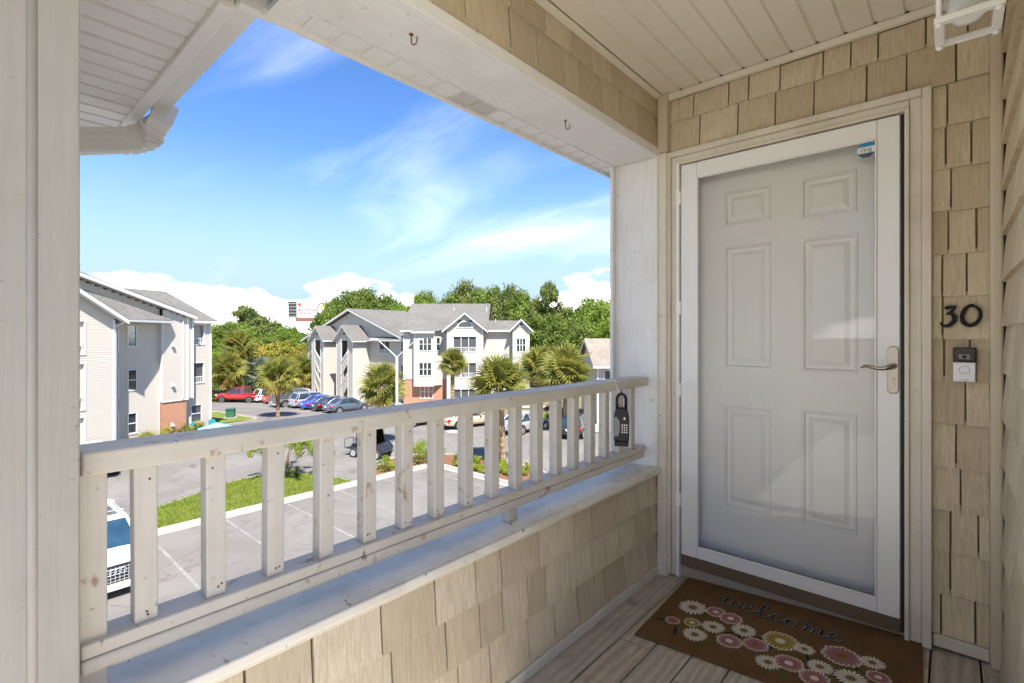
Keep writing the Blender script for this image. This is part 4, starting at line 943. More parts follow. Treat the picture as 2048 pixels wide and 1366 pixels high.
trim(lb, (3.9, 6.25, -0.06, -0.01, 8.18, 8.36), 'gutter'); trim(lb, (3.9, 6.2, 0.0, 0.5, 8.20, 8.22), 'soffit'); trim(lb, (-9, 5.9, 0.6, 9, 0.0, 8.15), 'core', 'inside')

# ---------------------------------------------------------------- far building: angled wing with stair towers
wg = thing('apartment_building', 'far cream apartment wing with two stair towers and a wide gable behind the parked cars', 'building', (-62.0, 36.6, -1.4), group='apartment buildings')
def wx(X): return X + 62.0
hw_ = [(wx(-72.05), wx(-71.55), z, z+1.35) for z in (6.45, 3.55, 0.75)] + [(wx(-55.6), wx(-53.2), 6.45, 7.95), (wx(-55.6), wx(-53.2), 3.5, 5.0), (wx(-50.8), wx(-50.2), 6.4, 7.9), (wx(-50.8), wx(-50.2), 3.5, 5.0)]
siding('wall', wg, wx(-75.4), wx(-48.6), 0.1, 12.0, 0, hw_, gable_top(wx(-62.3), 14.0, 7.9, 12.1))
obj('brick_base', MB().box(wx(-75.5), wx(-73.0), -0.12, 1.0, 0, 2.75), M['brick'], wg)
for z in (6.8, 3.9): wall_vent(wg, wx(-74.4), z, -0.02)
for h in hw_[:3]: window(wg, h[0]+0.02, h[2]+0.02, 0.46, 1.3, 0)
for h in hw_[5:]: window(wg, h[0]+0.02, h[2]+0.02, 0.56, 1.45, 0)
for h in hw_[3:5]: porch(wg, h[0]+0.05, h[2], 2.3, 1.5, 0, 2, True)
gable_roof(wg, wx(-62.3), 14.0, -0.7, 9.0, 8.0, 12.45, rake=0.22)
def tower(xc, hw, proj, flip):
    y = -proj; x0, x1 = xc-hw, xc+hw; o0, o1 = xc-0.8, xc+0.8
    n_ = 16; hs = []
    def lev(f, a, b2): return a + (b2-a)*(f if not flip else 1-f)
    BANDS = (((8.05, 8.05), (6.7, 5.35)), ((5.0, 3.3), (3.85, 2.2)), ((2.1, 0.2), (0.0, 0.0)))     # (top at the two sides), (sill at the two sides)
    for (t0_, t1_), (s0_, s1_) in BANDS:
        for k in range(n_):
            f = (k+0.5)/n_; zt, zs = lev(f, t0_, t1_), lev(f, s0_, s1_)
            if zt > zs + 0.05: hs.append((o0 + 1.6*k/n_, o0 + 1.6*(k+1)/n_, zs, zt))
    zr = 10.0
    siding('tower_wall', wg, x0, x1, 0.1, zr-0.25, y, hs + [(xc-0.35, xc+0.35, 8.75, 9.25)], gable_top(xc, hw+0.5, 8.05, zr))
    for xx in (x0, x1-0.14): trim(wg, (xx, xx+0.14, y-0.04, y+0.1, 0.05, 8.1), 'corner_board')
    for s_ in (0, 1): siding('tower_side', wg, 0, proj, 0.1, 8.1, 0, Mx=place(x0-0.0 if s_ == 0 else x1, 0 if s_ == 0 else y, R(-90) if s_ == 0 else R(90)))
    for (t0_, t1_), (s0_, s1_) in BANDS:
        if s0_ > 0.1:
            l0, l1 = (s0_, s1_) if not flip else (s1_, s0_)
            obj('stair_rail', MB().prism([(o0, l0), (o1, l1), (o1, l1-0.34), (o0, l0-0.34)], y-0.075, y+0.03), M['bwhite'], wg)
        if t0_ != t1_:
            l0, l1 = (t0_, t1_) if not flip else (t1_, t0_)
            obj('stair_soffit', MB().prism([(o0, l0+0.12), (o1, l1+0.12), (o1, l1), (o0, l0)], y-0.06, y+0.03), M['bwhite'], wg)
    trim(wg, (o0-0.13, o0, y-0.05, y+0.06, 0.2, 8.2), 'casing'); trim(wg, (o1, o1+0.1, y-0.05, y+0.06, 0.2, 8.2), 'casing'); trim(wg, (o0, o1, y-0.05, y+0.06, 8.05, 8.17), 'casing')
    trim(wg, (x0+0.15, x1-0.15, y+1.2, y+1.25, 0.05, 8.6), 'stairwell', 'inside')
    arch = MB().prism([(xc-0.42, 8.68)] + [(xc+0.42*math.cos(R(a)), 8.78+0.5*math.sin(R(a))) for a in range(180, -1, -15)] + [(xc+0.42, 8.68)], y-0.07, y-0.01)
    ar = obj('arch_vent', arch, M['bwhite'], wg)
    obj('louvre', MB().prism([(xc-0.31, 8.76)] + [(xc+0.31*math.cos(R(a)), 8.78+0.38*math.sin(R(a))) for a in range(180, -1, -15)] + [(xc+0.31, 8.76)], y-0.085, y-0.072), M['screen'], ar)
    gable_roof(wg, xc, hw+0.5, y-0.45, 3.0, 8.05, zr+0.1, rake=0.16)
# stair towers at their places along the facade
tower(wx(-67.3), 1.75, 2.4, False)
tower(wx(-60.0), 2.15, 2.4, True)
for a, b2 in ((wx(-72.9), wx(-69.4)), (wx(-65.2), wx(-62.4)), (wx(-57.5), wx(-47.6))):
    lr = obj('lower_roof', slab([(a, 4.0, 10.3), (a, -0.75, 8.2), (b2, -0.75, 8.2), (b2, 4.0, 10.3)], 0.06), M['roof'], wg); trim(lr, (a, b2, -0.80, -0.755, 7.98, 8.16), 'gutter'); trim(lr, (a, b2, -0.75, -0.03, 8.0, 8.02), 'soffit')
trim(wg, (wx(-75.2), wx(-49), 0.7, 9, 0, 8), 'core', 'inside')

# ---------------------------------------------------------------- far building: main block
mbp = W(0, 57.9, -0.55)
mb_ = thing('apartment_building', 'far cream apartment block with steep grey roof, bay windows and screened porches', 'building', mbp, (0, 0, YAW), 'apartment buildings')
GY = -1.6                                          # gable bay stands forward
siding('wall', mb_, -12.7, -7.4, 2.7, 8.45, 0, [(-8.95, -8.5, 6.1, 7.6)])
obj('brick_base', MB().box(-12.7, -7.4, 0.05, 1, -1, 2.65), M['brick'], mb_)
trim(mb_, (-12.75, -12.6, -0.05, 0.1, 2.6, 8.4), 'corner_board')
siding('left_end_wall', mb_, -9, 0, -1, 8.4, 0, Mx=place(-12.72, 0, R(-90)))
# window bay
bh = [(-10.75, -9.3, 6.1, 7.6), (-10.75, -9.3, 3.2, 4.7)]
siding('bay_wall', mb_, -11.3, -9.05, 2.05, 8.3, -0.75, bh); trim(mb_, (-11.32, -9.03, -0.79, -0.02, 1.95, 2.04), 'bay_floor')
trim(mb_, (-11.36, -11.24, -0.79, -0.6, 2.0, 8.3), 'corner_board'); trim(mb_, (-9.11, -8.99, -0.79, -0.6, 2.0, 8.3), 'corner_board')
for h in bh: window(mb_, h[0]+0.05, h[2]+0.02, 1.35, 1.44, -0.75, 3)
siding('bay_side', mb_, 0, 0.75, 2.05, 8.3, 0, Mx=place(-11.3, 0, R(-90))); siding('bay_side', mb_, 0, 1.15, 2.05, 8.3, 0, [(0.35, 0.8, 6.1, 7.6)], Mx=place(-9.05, -0.75, R(40)))
window(mb_, 0.37, 6.12, 0.42, 1.45, 0, 1, Mx=place(-9.05, -0.75, R(40)))
window(mb_, -10.7, 0.45, 1.4, 1.6, 0.05, 3, 'screen')
# gable bay with screened porches
gc, ghw = -5.35, 2.05
gh = [(-6.75, -4.0, 5.95, 7.75), (-6.75, -4.0, 3.05, 4.75), (-6.75, -4.0, 0.3, 1.75)]
siding('gable_wall', mb_, gc-ghw, gc+ghw, 0.1, 10.3, GY, gh + [(gc-0.75, gc+0.75, 8.8, 9.5)], gable_top(gc, ghw+0.35, 8.5, 10.3))
for h in gh: porch(mb_, h[0]+0.1, h[2]+0.05, 2.55, h[3]-h[2]-0.1, GY, 3, True)
for xx in (gc-ghw-0.02, gc+ghw-0.12): trim(mb_, (xx, xx+0.14, GY-0.04, GY+0.1, 0.05, 8.5), 'corner_board')
siding('gable_side', mb_, 0, 1.6, 0.1, 8.45, 0, Mx=place(gc-ghw, 0, R(-90))); siding('gable_side', mb_, 0, 1.6, 0.1, 8.45, 0, Mx=place(gc+ghw, GY, R(90)))
ar = obj('arch_window', MB().prism([(gc-0.95, 8.72)] + [(gc+0.95*math.cos(R(a)), 8.77+0.78*math.sin(R(a))) for a in range(180, -1, -12)] + [(gc+0.95, 8.72)], GY-0.07, GY-0.01), M['bwhite'], mb_)
obj('pane', MB().prism([(gc-0.76, 8.82)] + [(gc+0.76*math.cos(R(a)), 8.82+0.58*math.sin(R(a))) for a in range(168, 11, -12)] + [(gc+0.76, 8.82)], GY-0.085, GY-0.072), M['screen'], ar)
gable_roof(mb_, gc, ghw+0.55, GY-0.45, 3.2, 8.40, 10.5, rake=0.18)
# right hand recess and end tower
siding('wall', mb_, gc+ghw, 0.1, 0.1, 8.45, 0); tc_, thw = 1.05, 0.95
siding('tower_wall', mb_, tc_-thw, tc_+thw, 0.1, 9.65, -0.9, [(0.55, 1.55, 6.0, 7.5), (0.55, 1.55, 3.1, 4.6), (tc_-0.2, tc_+0.2, 8.9, 9.3)], gable_top(tc_, thw+0.3, 8.6, 9.8))
for z in (6.02, 3.12): window(mb_, 0.58, z, 0.94, 1.45, -0.9, 3)
rv = obj('round_vent', MB().tube([(tc_, -0.98, 9.1), (tc_, -0.91, 9.1)], 0.27, 16), M['bwhite'], mb_); obj('louvre', MB().tube([(tc_, -0.995, 9.1), (tc_, -0.982, 9.1)], 0.19, 16), M['screen'], rv)
siding('tower_side', mb_, 0, 0.9, 0.1, 8.5, 0, Mx=place(tc_-thw, 0, R(-90))); siding('tower_side', mb_, 0, 9, 0.1, 8.5, 0, Mx=place(tc_+thw, -0.9, R(90)))
for xx in (tc_-thw-0.02, tc_+thw-0.1): trim(mb_, (xx, xx+0.12, -0.94, -0.8, 0.05, 8.5), 'corner_board')
gable_roof(mb_, tc_, thw+0.45, -1.3, 2.5, 8.40, 9.8, rake=0.17)
mr = obj('main_roof', slab([(-13.0, 6.4, 12.0), (-13.0, -0.5, 8.5), (-2.8, -0.5, 8.5), (-2.8, 6.4, 12.0)], 0.07), M['roof'], mb_); obj('main_roof', slab([(-13.0, 6.4, 12.0), (-2.8, 6.4, 12.0), (-2.8, 13, 8.45), (-13.0, 13, 8.45)], 0.07), M['roof'], mb_)
obj('bay_roof', slab([(-11.6, 0.2, 8.85), (-11.6, -1.1, 8.33), (-8.9, -1.1, 8.33), (-7.9, -0.45, 8.55), (-7.9, 0.2, 8.85)], 0.05), M['roof'], mb_)
trim(mb_, (-13.0, -11.62, -0.55, -0.505, 8.27, 8.45), 'gutter'); trim(mb_, (-11.6, -8.9, -1.15, -1.105, 8.10, 8.29), 'gutter'); trim(mb_, (-12.9, -7.5, -0.5, 0.0, 8.29, 8.31), 'soffit')
trim(mb_, (-11.55, -8.95, -1.1, -0.76, 8.11, 8.13), 'soffit')
lr = obj('lower_roof', slab([(-3.2, 3.2, 9.7), (-3.2, -0.5, 8.5), (0.6, -0.5, 8.5), (1.0, 3.2, 9.7)], 0.06), M['roof'], mb_); trim(lr, (-3.2, 0.0, -0.55, -0.505, 8.27, 8.47), 'gutter'); trim(lr, (-3.2, 0.0, -0.5, -0.03, 8.30, 8.32), 'soffit')
obj('lower_roof', slab([(-3.2, 3.2, 9.7), (1.0, 3.2, 9.7), (1.9, 7, 8.45), (-3.2, 7, 8.45)], 0.06), M['roof'], mb_)
for x, y in ((-7.3, 4.4), (-2.3+-0.9, 4.2), (-2.0, 2.6)): obj('vent_pipe', MB().tube([(x, y, 9.8 if y > 4 else 9.3), (x, y, 11.4 if y > 4 else 9.9)], 0.05, 7), M['bwhite'], mr)
trim(mb_, (-12.5, 1.8, 1.3, 12, 0, 8.2), 'core', 'inside')

# ---------------------------------------------------------------- low office with brown roof at the right
of = thing('office_building', 'low building with brown shingle roof and white siding beside the palms', 'building', W(7.0, 40.5), (0, 0, YAW), 'apartment buildings')
siding('front_wall', of, 0, 9, 0.1, 4.9, 0, [(0.55, 1.45, 2.9, 4.4)]); window(of, 0.6, 2.95, 0.8, 1.4, 0, 1, 'pane', False); window(of, 1.95, 3.2, 0.9, 1.3, 0)
trim(of, (-0.05, 0.1, -0.05, 0.1, 0.05, 4.9), 'corner_board'); trim(of, (1.62, 1.74, -0.05, -0.024, 0.05, 4.9), 'downspout')
siding('gable_wall', of, -9, 0, 0.1, 6.6, 0, [(-6, -4.2, 2.4, 3.9)], lambda z: (-9 + 4.5*max(0, (z-4.9)/2.0), -4.5*max(0, (z-4.9)/2.0)) if z > 4.9 else (-9, 0), Mx=place(-0.02, 0, R(-90)))
siding('gable_side', of, -9, 0, 0.1, 4.9, 0, [(-2.6, -0.5, 0.8, 3.3)], Mx=place(-0.03, 0, R(-90)))
window(of, -2.55, 0.85, 2.0, 2.4, -0.02, 3, Mx=place(-0.03, 0, R(-90)))
obj('roof', slab([(-0.45, 4.5, 7.0), (-0.45, -0.5, 4.85), (10, -0.5, 4.85), (10, 4.5, 7.0)], 0.07), M['roof2'], of); obj('roof', slab([(-0.45, 4.5, 7.0), (10, 4.5, 7.0), (10, 9.5, 4.85), (-0.45, 9.5, 4.85)], 0.07), M['roof2'], of)
rk = MB().prism([(4.5, 6.93), (-0.5, 4.78), (-0.5, 4.58), (4.5, 6.73)], -0.45, -0.40, axis='x').prism([(4.5, 6.93), (9.5, 4.78), (9.5, 4.58), (4.5, 6.73)], -0.45, -0.40, axis='x'); obj('rake_board', rk, M['bwhite'], of)
trim(of, (-0.45, 10, -0.56, -0.505, 4.6, 4.8), 'gutter'); trim(of, (-0.4, 10, -0.5, 0, 4.62, 4.64), 'soffit')
# ================================================================== PLANTS
def m_leaf(name, a, b2, trans=0.35, sc=1.2, yellow=None):
    b = NB(name); v = b.coord('Object'); n = b.noise(v, sc, 3); n2 = b.noise(v, sc*9, 2); r_ = b.rand()
    c = b.mix(b.range(n, 0.35, 0.68), a, b2); c = b.mix(b.range(n2, 0.3, 0.7, 0, 0.45), c, tuple(x*0.55 for x in a))
    if yellow: c = b.mix(b.math('MULTIPLY', r_, 0.8), c, yellow)
    d = b.n('ShaderNodeBsdfPrincipled'); b.l(c, d.inputs['Base Color']); d.inputs['Roughness'].default_value = 0.55; d.inputs['Specular IOR Level'].default_value = 0.3
    t = b.n('ShaderNodeBsdfTranslucent'); b.l(b.mix(0.5, c, (0.25, 0.30, 0.02), 'SCREEN'), t.inputs[0])
    m = b.n('ShaderNodeMixShader'); m.inputs[0].default_value = trans; b.l(d.outputs[0], m.inputs[1]); b.l(t.outputs[0], m.inputs[2]); b.l(m.outputs[0], b.out.inputs['Surface']); return b.m
M['leaf_oak'] = m_leaf('oak_leaves', (0.075, 0.12, 0.017), (0.18, 0.245, 0.038), sc=3)
M['leaf_light'] = m_leaf('spring_leaves', (0.10, 0.165, 0.017), (0.215, 0.30, 0.034), sc=3)
M['leaf_pine'] = m_leaf('pine_needles', (0.085, 0.12, 0.03), (0.18, 0.21, 0.05), 0.3, sc=3)
M['leaf_yellow'] = m_leaf('yellow_green_leaves', (0.22, 0.22, 0.03), (0.40, 0.31, 0.05), sc=3)
M['leaf_myrtle'] = m_leaf('young_myrtle_leaves', (0.16, 0.22, 0.02), (0.30, 0.36, 0.04), 0.45, sc=2)
M['leaf_red'] = m_leaf('dark_red_leaves', (0.055, 0.012, 0.02), (0.16, 0.03, 0.045), 0.2, sc=2)
M['leaf_cover'] = m_leaf('ground_cover_leaves', (0.17, 0.23, 0.02), (0.34, 0.36, 0.04), 0.35, sc=3)
M['leaf_shrub'] = m_leaf('shrub_leaves', (0.035, 0.07, 0.015), (0.09, 0.15, 0.025), 0.25, sc=2)
M['frond'] = m_leaf('palm_frond_green', (0.12, 0.14, 0.03), (0.25, 0.26, 0.062), 0.35, sc=3.0, yellow=(0.30, 0.27, 0.06))
M['frond_blue'] = m_leaf('palm_frond_silver', (0.13, 0.17, 0.12), (0.25, 0.30, 0.22), 0.2, sc=2.0)
M['frond_old'] = m_leaf('palm_frond_dry', (0.38, 0.28, 0.07), (0.52, 0.37, 0.10), 0.3, sc=2.0)
M['grass'] = m_leaf('grass_blades', (0.13, 0.175, 0.02), (0.26, 0.28, 0.045), 0.4, sc=1.5)
def m_bark(name, a, b2, s=14):
    b = NB(name); v = b.coord('Object', (1, 1, 0.35)); n = b.noise(v, s, 5, 0.7); b.bsdf(b.mix(b.range(n, 0.35, 0.65), a, b2), 0.9, b.bump(n, 0.9, 0.03), spec=0.1); return b.m
M['bark'] = m_bark('tree_bark', (0.06, 0.045, 0.032), (0.15, 0.115, 0.085), 4)
M['palmbark'] = m_bark('palm_trunk_boots', (0.13, 0.085, 0.05), (0.34, 0.24, 0.15), 9)
M['stem'] = m_bark('smooth_stems', (0.18, 0.13, 0.09), (0.30, 0.22, 0.16), 8)

def leaf_cloud(q, clumps, per, size, aspect=1.0, flat=0.0):
    """many small leaf faces spread through clumps (centre, radius)"""
    mb = MB()
    for c, r_ in clumps:
        for _ in range(per):
            u = Vector((q.gauss(0, 1), q.gauss(0, 1), q.gauss(0, 1))).normalized(); rad = r_*(q.random()**0.45)
            p = Vector(c) + Vector((u.x, u.y, u.z*(1-flat)))*rad
            n = (u + Vector((q.uniform(-.9, .9), q.uniform(-.9, .9), q.uniform(-.3, 1.0)))).normalized()
            a = n.orthogonal().normalized(); a = (Matrix.Rotation(q.uniform(0, 6.28), 3, n) @ a); b2 = n.cross(a)
            s = size*q.uniform(0.6, 1.3); mb.poly([p - a*s*0.5, p + b2*s*0.32*aspect, p + a*s*0.5, p - b2*s*0.32*aspect])
    return mb
def tree_variant(kind, seed):
    """unit tree: height 1, crown half width 0.5"""
    q = random.Random(seed); cl = []
    if kind == 'pine':
        for _ in range(64):
            z = 0.34 + 0.60*q.random()**0.9; w = 0.40*(1-((z-0.6)/0.38)**2 if z > 0.6 else 0.7 + 0.3*(z-0.34)/0.26); a = q.uniform(0, 6.28); rr = w*math.sqrt(q.random())
            cl.append(((rr*math.cos(a), rr*math.sin(a), z), q.uniform(0.075, 0.115)))
        lc = leaf_cloud(q, cl, 170, 0.032, 0.9, 0.35)
    else:
        for k in range(88):
            zz = 1 - 1.75*(k+0.5)/88; aa = k*2.39996; sq = math.sqrt(max(0, 1-zz*zz)); u = Vector((sq*math.cos(aa), sq*math.sin(aa), zz)); rr = q.uniform(0.62, 1.0)
            cl.append(((u.x*0.41*rr, u.y*0.41*rr, 0.57 + u.z*0.345*rr), q.uniform(0.08, 0.135)))
        lc = leaf_cloud(q, cl, 150, 0.034, 1.1, 0.25)
    tr = MB(); tr.tube([(0, 0, -0.01), (0.01, 0, 0.2), (-0.01, 0.01, 0.45), (0.01, 0, 0.8)], [0.03, 0.022, 0.016, 0.006], 7)
    for _ in range(11 if kind == 'pine' else 8):
        c = q.choice(cl)[0]; z0 = max(0.2, c[2] - q.uniform(0.08, 0.2)); tr.tube([(0, 0, z0), (c[0]*0.5, c[1]*0.5, (z0+c[2])/2 - 0.01), (c[0]*0.95, c[1]*0.95, c[2])], [0.011, 0.007, 0.002], 5)
    return lc, tr
TV = {}
for kind, mats in (('broad', ('leaf_oak', 'leaf_light', 'leaf_yellow', 'leaf_pine')), ('pine', ('leaf_pine',))):
    for sd_ in range(2):
        lc, tr = tree_variant(kind, 5 + sd_*7 + (3 if kind == 'pine' else 0))
        for m_ in mats: TV[(kind, m_, sd_)] = (lc.mesh('crown', M[m_], fix=False), tr.mesh('trunk', M['bark'], smooth=True))
def tree(name, label, r_, d, h, w, key, group):
    crown, trunk = TV[key]; p = G(r_, d)
    t = thing(name, label, 'tree', p, (0, 0, rnd.uniform(0, 6.28)), group); t.scale = (w, w, h)
    link('crown', crown, t); link('trunk', trunk, t)
    return t
O_, LI, YE, PI_ = 'leaf_oak', 'leaf_light', 'leaf_yellow', 'leaf_pine'
TREES = [   # right, ahead, height, crown width (metres), shape, foliage
 (-51.3,88,11.7,8.8,'broad',O_),(-60.3,112,16.2,11.2,'pine',PI_),(-52.8,106,14.0,11.1,'broad',PI_),(-56.1,100,12.9,10.9,'broad',LI),(-44.5,98,11.6,8.5,'broad',LI),(-44.6,92,10.6,8.8,'broad',O_),(-43.8,104,10.3,8.6,'broad',O_),(-42.0,80,8.6,8.7,'broad',YE),(-36.5,78,8.4,7.8,'broad',YE),(-43.7,76,7.9,7.3,'broad',LI),(-36.0,84,7.8,6.2,'broad',YE),(-40.3,108,15.3,9.4,'broad',O_),(-32.7,98,18.8,11.1,'broad',O_),(-30.6,102,20.5,10.7,'broad',O_),(-27.3,104,18.7,10.4,'broad',O_),(-22.7,100,16.8,9.6,'broad',LI),(-18.7,104,19.4,10.0,'broad',LI),(-14.9,110,17.3,10.1,'broad',O_),(-10.4,116,23.3,11.1,'broad',PI_),(-4.4,112,22.1,10.7,'broad',O_),(-0.6,106,20.9,11.1,'broad',PI_),(3.3,96,16.5,10.4,'broad',O_),(6.7,92,19.6,9.6,'pine',PI_),(6.6,88,14.0,10.3,'broad',O_),(10.8,92,15.4,9.2,'broad',O_),(15.5,92,17.6,11.2,'broad',LI),(20.6,96,16.9,11.3,'broad',LI),(12.0,84,12.7,9.1,'broad',O_),(16.4,82,12.3,8.9,'broad',LI),(25.6,95,16.8,12.4,'broad',O_),(35.0,100,18.3,13.1,'broad',LI),(41.9,95,16.8,12.4,'pine',PI_),(-71.7,110,13.3,14.4,'broad',O_),(-84.3,115,13.4,15.0,'broad',LI),(-13.5,112,19.6,10.2,'broad',O_),(-6.8,114,21.1,10.4,'broad',LI),(2.3,102,19.2,9.8,'broad',O_),(5.2,98,17.5,9.8,'broad',LI),(-37.3,104,17.6,10.0,'broad',O_),(-26.0,106,18.4,9.7,'broad',O_)]
TLAB = ['dark leafy tree just clear of the near building', 'tall pine among the trees left of the billboard', 'dull green tree right beside the tall pine left of the billboard', 'bright green tree between the near building and the tallest pine', 'bright green tree with its top just below the billboard frame', 'dark leafy tree in front of the pines left of the billboard', 'dark leafy tree hiding the foot of the billboard post', 'yellow green tree behind the silvery blue palm', 'yellow green tree behind the thin trunked palm', 'bright green tree low behind the corner palms', 'yellow green tree beside the end of the stair wing', 'dark leafy tree whose crown touches the billboard edge', 'big dark leafy tree above the left slope of the wide gable', 'highest dark leafy tree above the wide gable peak', 'dark leafy tree above the right slope of the wide gable', 'bright green tree between the wide gable and the steep roof', 'bright green tree rising behind the left end of the steep roof', 'dark leafy tree hidden low behind the steep roof', 'tall dull green tree standing highest behind the steep roof ridge', 'dark leafy tree behind the right end of the steep roof ridge', 'tall dull green tree just right of the steep roof end', 'dark leafy tree behind the small end tower', 'open topped pine standing above the trees over the guard rail', 'dark leafy tree over the dark car on the raised road', 'dark leafy tree left of the tall thin pole', 'bright green rounded tree behind the brown roof ridge', 'bright green tree cut by the white jamb', 'dark leafy tree right at the foot of the tall thin pole', 'bright green tree low behind the brown roof', 'dark leafy tree beyond the jamb, behind the office', 'bright green tree beyond the jamb, farther along the raised road', 'pine beyond the jamb at the end of the raised road', 'dark leafy tree hidden behind the near building', 'bright green tree hidden behind the near building gable', 'dark leafy tree behind the middle of the steep roof ridge', 'bright green tree between the two tall trees behind the steep roof', 'dark leafy tree above the small end tower gable', 'bright green tree between the end tower and the open topped pine', 'dark leafy tree next to the right edge of the billboard', 'dark leafy tree where the wide gable meets the steep roof']
for i, (r_, d, h, w, kd, mt_) in enumerate(TREES):
    tree('pine_tree' if kd == 'pine' else 'tree', TLAB[i], r_, d, h, w, (kd, mt_, i % 2), 'trees beyond the apartments')
# undergrowth that closes the view below the crowns
ug = leaf_cloud(random.Random(8), [(W(random.Random(k).uniform(-62, -20), random.Random(k+99).uniform(76, 92), random.Random(k+7).uniform(-1.2, 2.0)), random.Random(k+3).uniform(1.4, 2.6)) for k in range(70)] + [(W(-28 + k*1.35, 100 + 6*math.sin(k), -0.6 + 3.8*random.Random(k).random()), 2.6) for k in range(60)], 110, 0.55)
o = obj('undergrowth', ug, M['leaf_oak'], fix=False); o['kind'] = 'stuff'

# ---- palms
def frond_mesh(seed, droop, mat, pet=0.42, blade=0.62):
    q = random.Random(seed); mb = MB(); base = Vector((pet, 0, -0.06*droop)); mb.tube([(0, 0, 0), (pet*0.5, 0, 0.015), base], [0.014, 0.011, 0.008], 4)
    n = 21
    for i in range(n):
        a = R(-118 + 236*i/(n-1)) + q.uniform(-0.03, 0.03); L = blade*(0.62 + 0.38*math.cos(a*0.55))*q.uniform(0.9, 1.06)
        dv = Vector((math.cos(a), math.sin(a), 0)); sd2 = Vector((-dv.y, dv.x, 0)); w = 0.034
        up = 0.10*math.cos(a*0.7)
        pts = [(0.0, w*0.3, 0.0), (0.45, w, up*0.9 - 0.05*droop), (0.78, w*0.6, up*0.8 - 0.12*droop - q.uniform(0, .05)), (1.0, 0.002, up*0.5 - 0.30*droop - q.uniform(0, 0.16))]
        cur = base + Vector((0.10*math.cos(a*0.5)*0, 0, 0)); rows = []
        for t, ww, dz in pts:
            c = cur + dv*L*t + Vector((0, 0, dz*L)); rows.append((c + sd2*ww + Vector((0, 0, 0.012)), c, c - sd2*ww + Vector((0, 0, 0.012))))
        for r0, r1 in zip(rows[:-1], rows[1:]):
            mb.poly([r0[0], r0[1], r1[1], r1[0]]); mb.poly([r0[1], r0[2], r1[2], r1[1]])
    return mb.mesh('frond', M[mat], fix=False)
FR = {m_: [frond_mesh(3+k, dr, m_) for k, dr in enumerate((0.3, 0.7, 1.1))] for m_ in ('frond', 'frond_old', 'frond_blue')}
def palm(label, r_, d, zc, rad, lean=(0, 0), n=34, mat='frond', tr=0.17, old=7, squash=1.0):
    p = G(r_, d); t = thing('palm_tree', label, 'palm', p, (0, 0, rnd.uniform(0, 6.28)), 'cabbage palms around the lot'); q = random.Random(int(r_*100)+7)
    top = Vector((lean[0], lean[1], zc)); mid = Vector((lean[0]*0.3, lean[1]*0.3, zc*0.5)); mb = MB(); pts, rs = [], []; nseg = max(8, int(zc/0.16))
    for i in range(nseg+1):
        f = i/nseg; c = Vector((0, 0, -0.05))*(1-f)**2 + mid*2*f*(1-f) + top*f*f; pts.append(c); rs.append(tr*(1.0 + 0.12*(i % 2) + (0.35*max(0, f-0.72)/0.28 if zc > 1 else 0)))
    mb.tube(pts, rs, 9); obj('trunk', mb, M['palmbark'], t)
    for i in range(n):
        f = i/n; el = 82 - 128*f**0.9; az = i*2.39996 + q.uniform(-0.2, 0.2); od = i >= n-old
        m_ = FR['frond_old' if od and mat == 'frond' else mat][0 if f < 0.35 else 1 if f < 0.75 else 2]
        o = link('frond', m_, t, top + Vector((0, 0, -0.35*f))); s = rad*q.uniform(0.88, 1.08)*(0.85 if od else 1.0)
        o.scale = (s, s, s*squash); o.rotation_euler = (q.uniform(-1.0, 1.0), -R(el + q.uniform(-7, 7)), az)
    return t
palm('stout palm with dense crown behind the golf cart and lamp post', -8.6, 32.6, 3.9, 1.72, n=40)
palm('slim palm casting its shadow on the screened porches', -5.9, 49.0, 5.0, 1.65, n=34, tr=0.19)
palm('large palm rising from the kerbed mulch island', -0.5, 27.6, 4.55, 1.75, lean=(0.25, 0.1), n=46)
palm('palm standing left of the dark red hedge', 2.25, 41.0, 4.75, 1.95, n=38)
palm('broad palm in front of the brown roofed office', 4.0, 37.2, 4.55, 2.25, n=46)
palm('palm with thin trunk standing in the lot before the red pickup', -21.6, 45.6, 3.75, 2.05, n=40, tr=0.16)
palm('palm beside the corner of the near building, shorter of two', -35.3, 61.5, 3.8, 2.6, n=38)
palm('palm beside the corner of the near building, taller of two', -35.6, 64.5, 7.0, 2.4, n=34)
palm('silvery blue palm by the sandy ground', -34.0, 66.0, 3.4, 2.7, n=30, mat='frond_blue')
palm('shaded palm at the end of the stair wing', -31.5, 73.5, 3.4, 2.8, n=34)
palm('second palm beside the silvery blue palm', -31.5, 69.5, 3.0, 2.4, n=30)
for i, (t_, lab) in enumerate(((0.4, 'low palmetto under the ground floor window'), (1.75, 'low palmetto at the left edge of the brick base'), (3.0, 'low palmetto before the brick base'), (3.95, 'low palmetto beside the teal chairs'))):
    u_ = (math.sin(R(21)), math.cos(R(21))); n_ = (math.cos(R(21)), -math.sin(R(21)))
    o = palm(lab, -25.08 + u_[0]*t_ + n_[0]*0.9, 32.56 + u_[1]*t_ + n_[1]*0.9, 0.25, 0.85, n=13, tr=0.07, old=2); o['category'] = 'plant'; o['group'] = 'low palmettos by the near building'

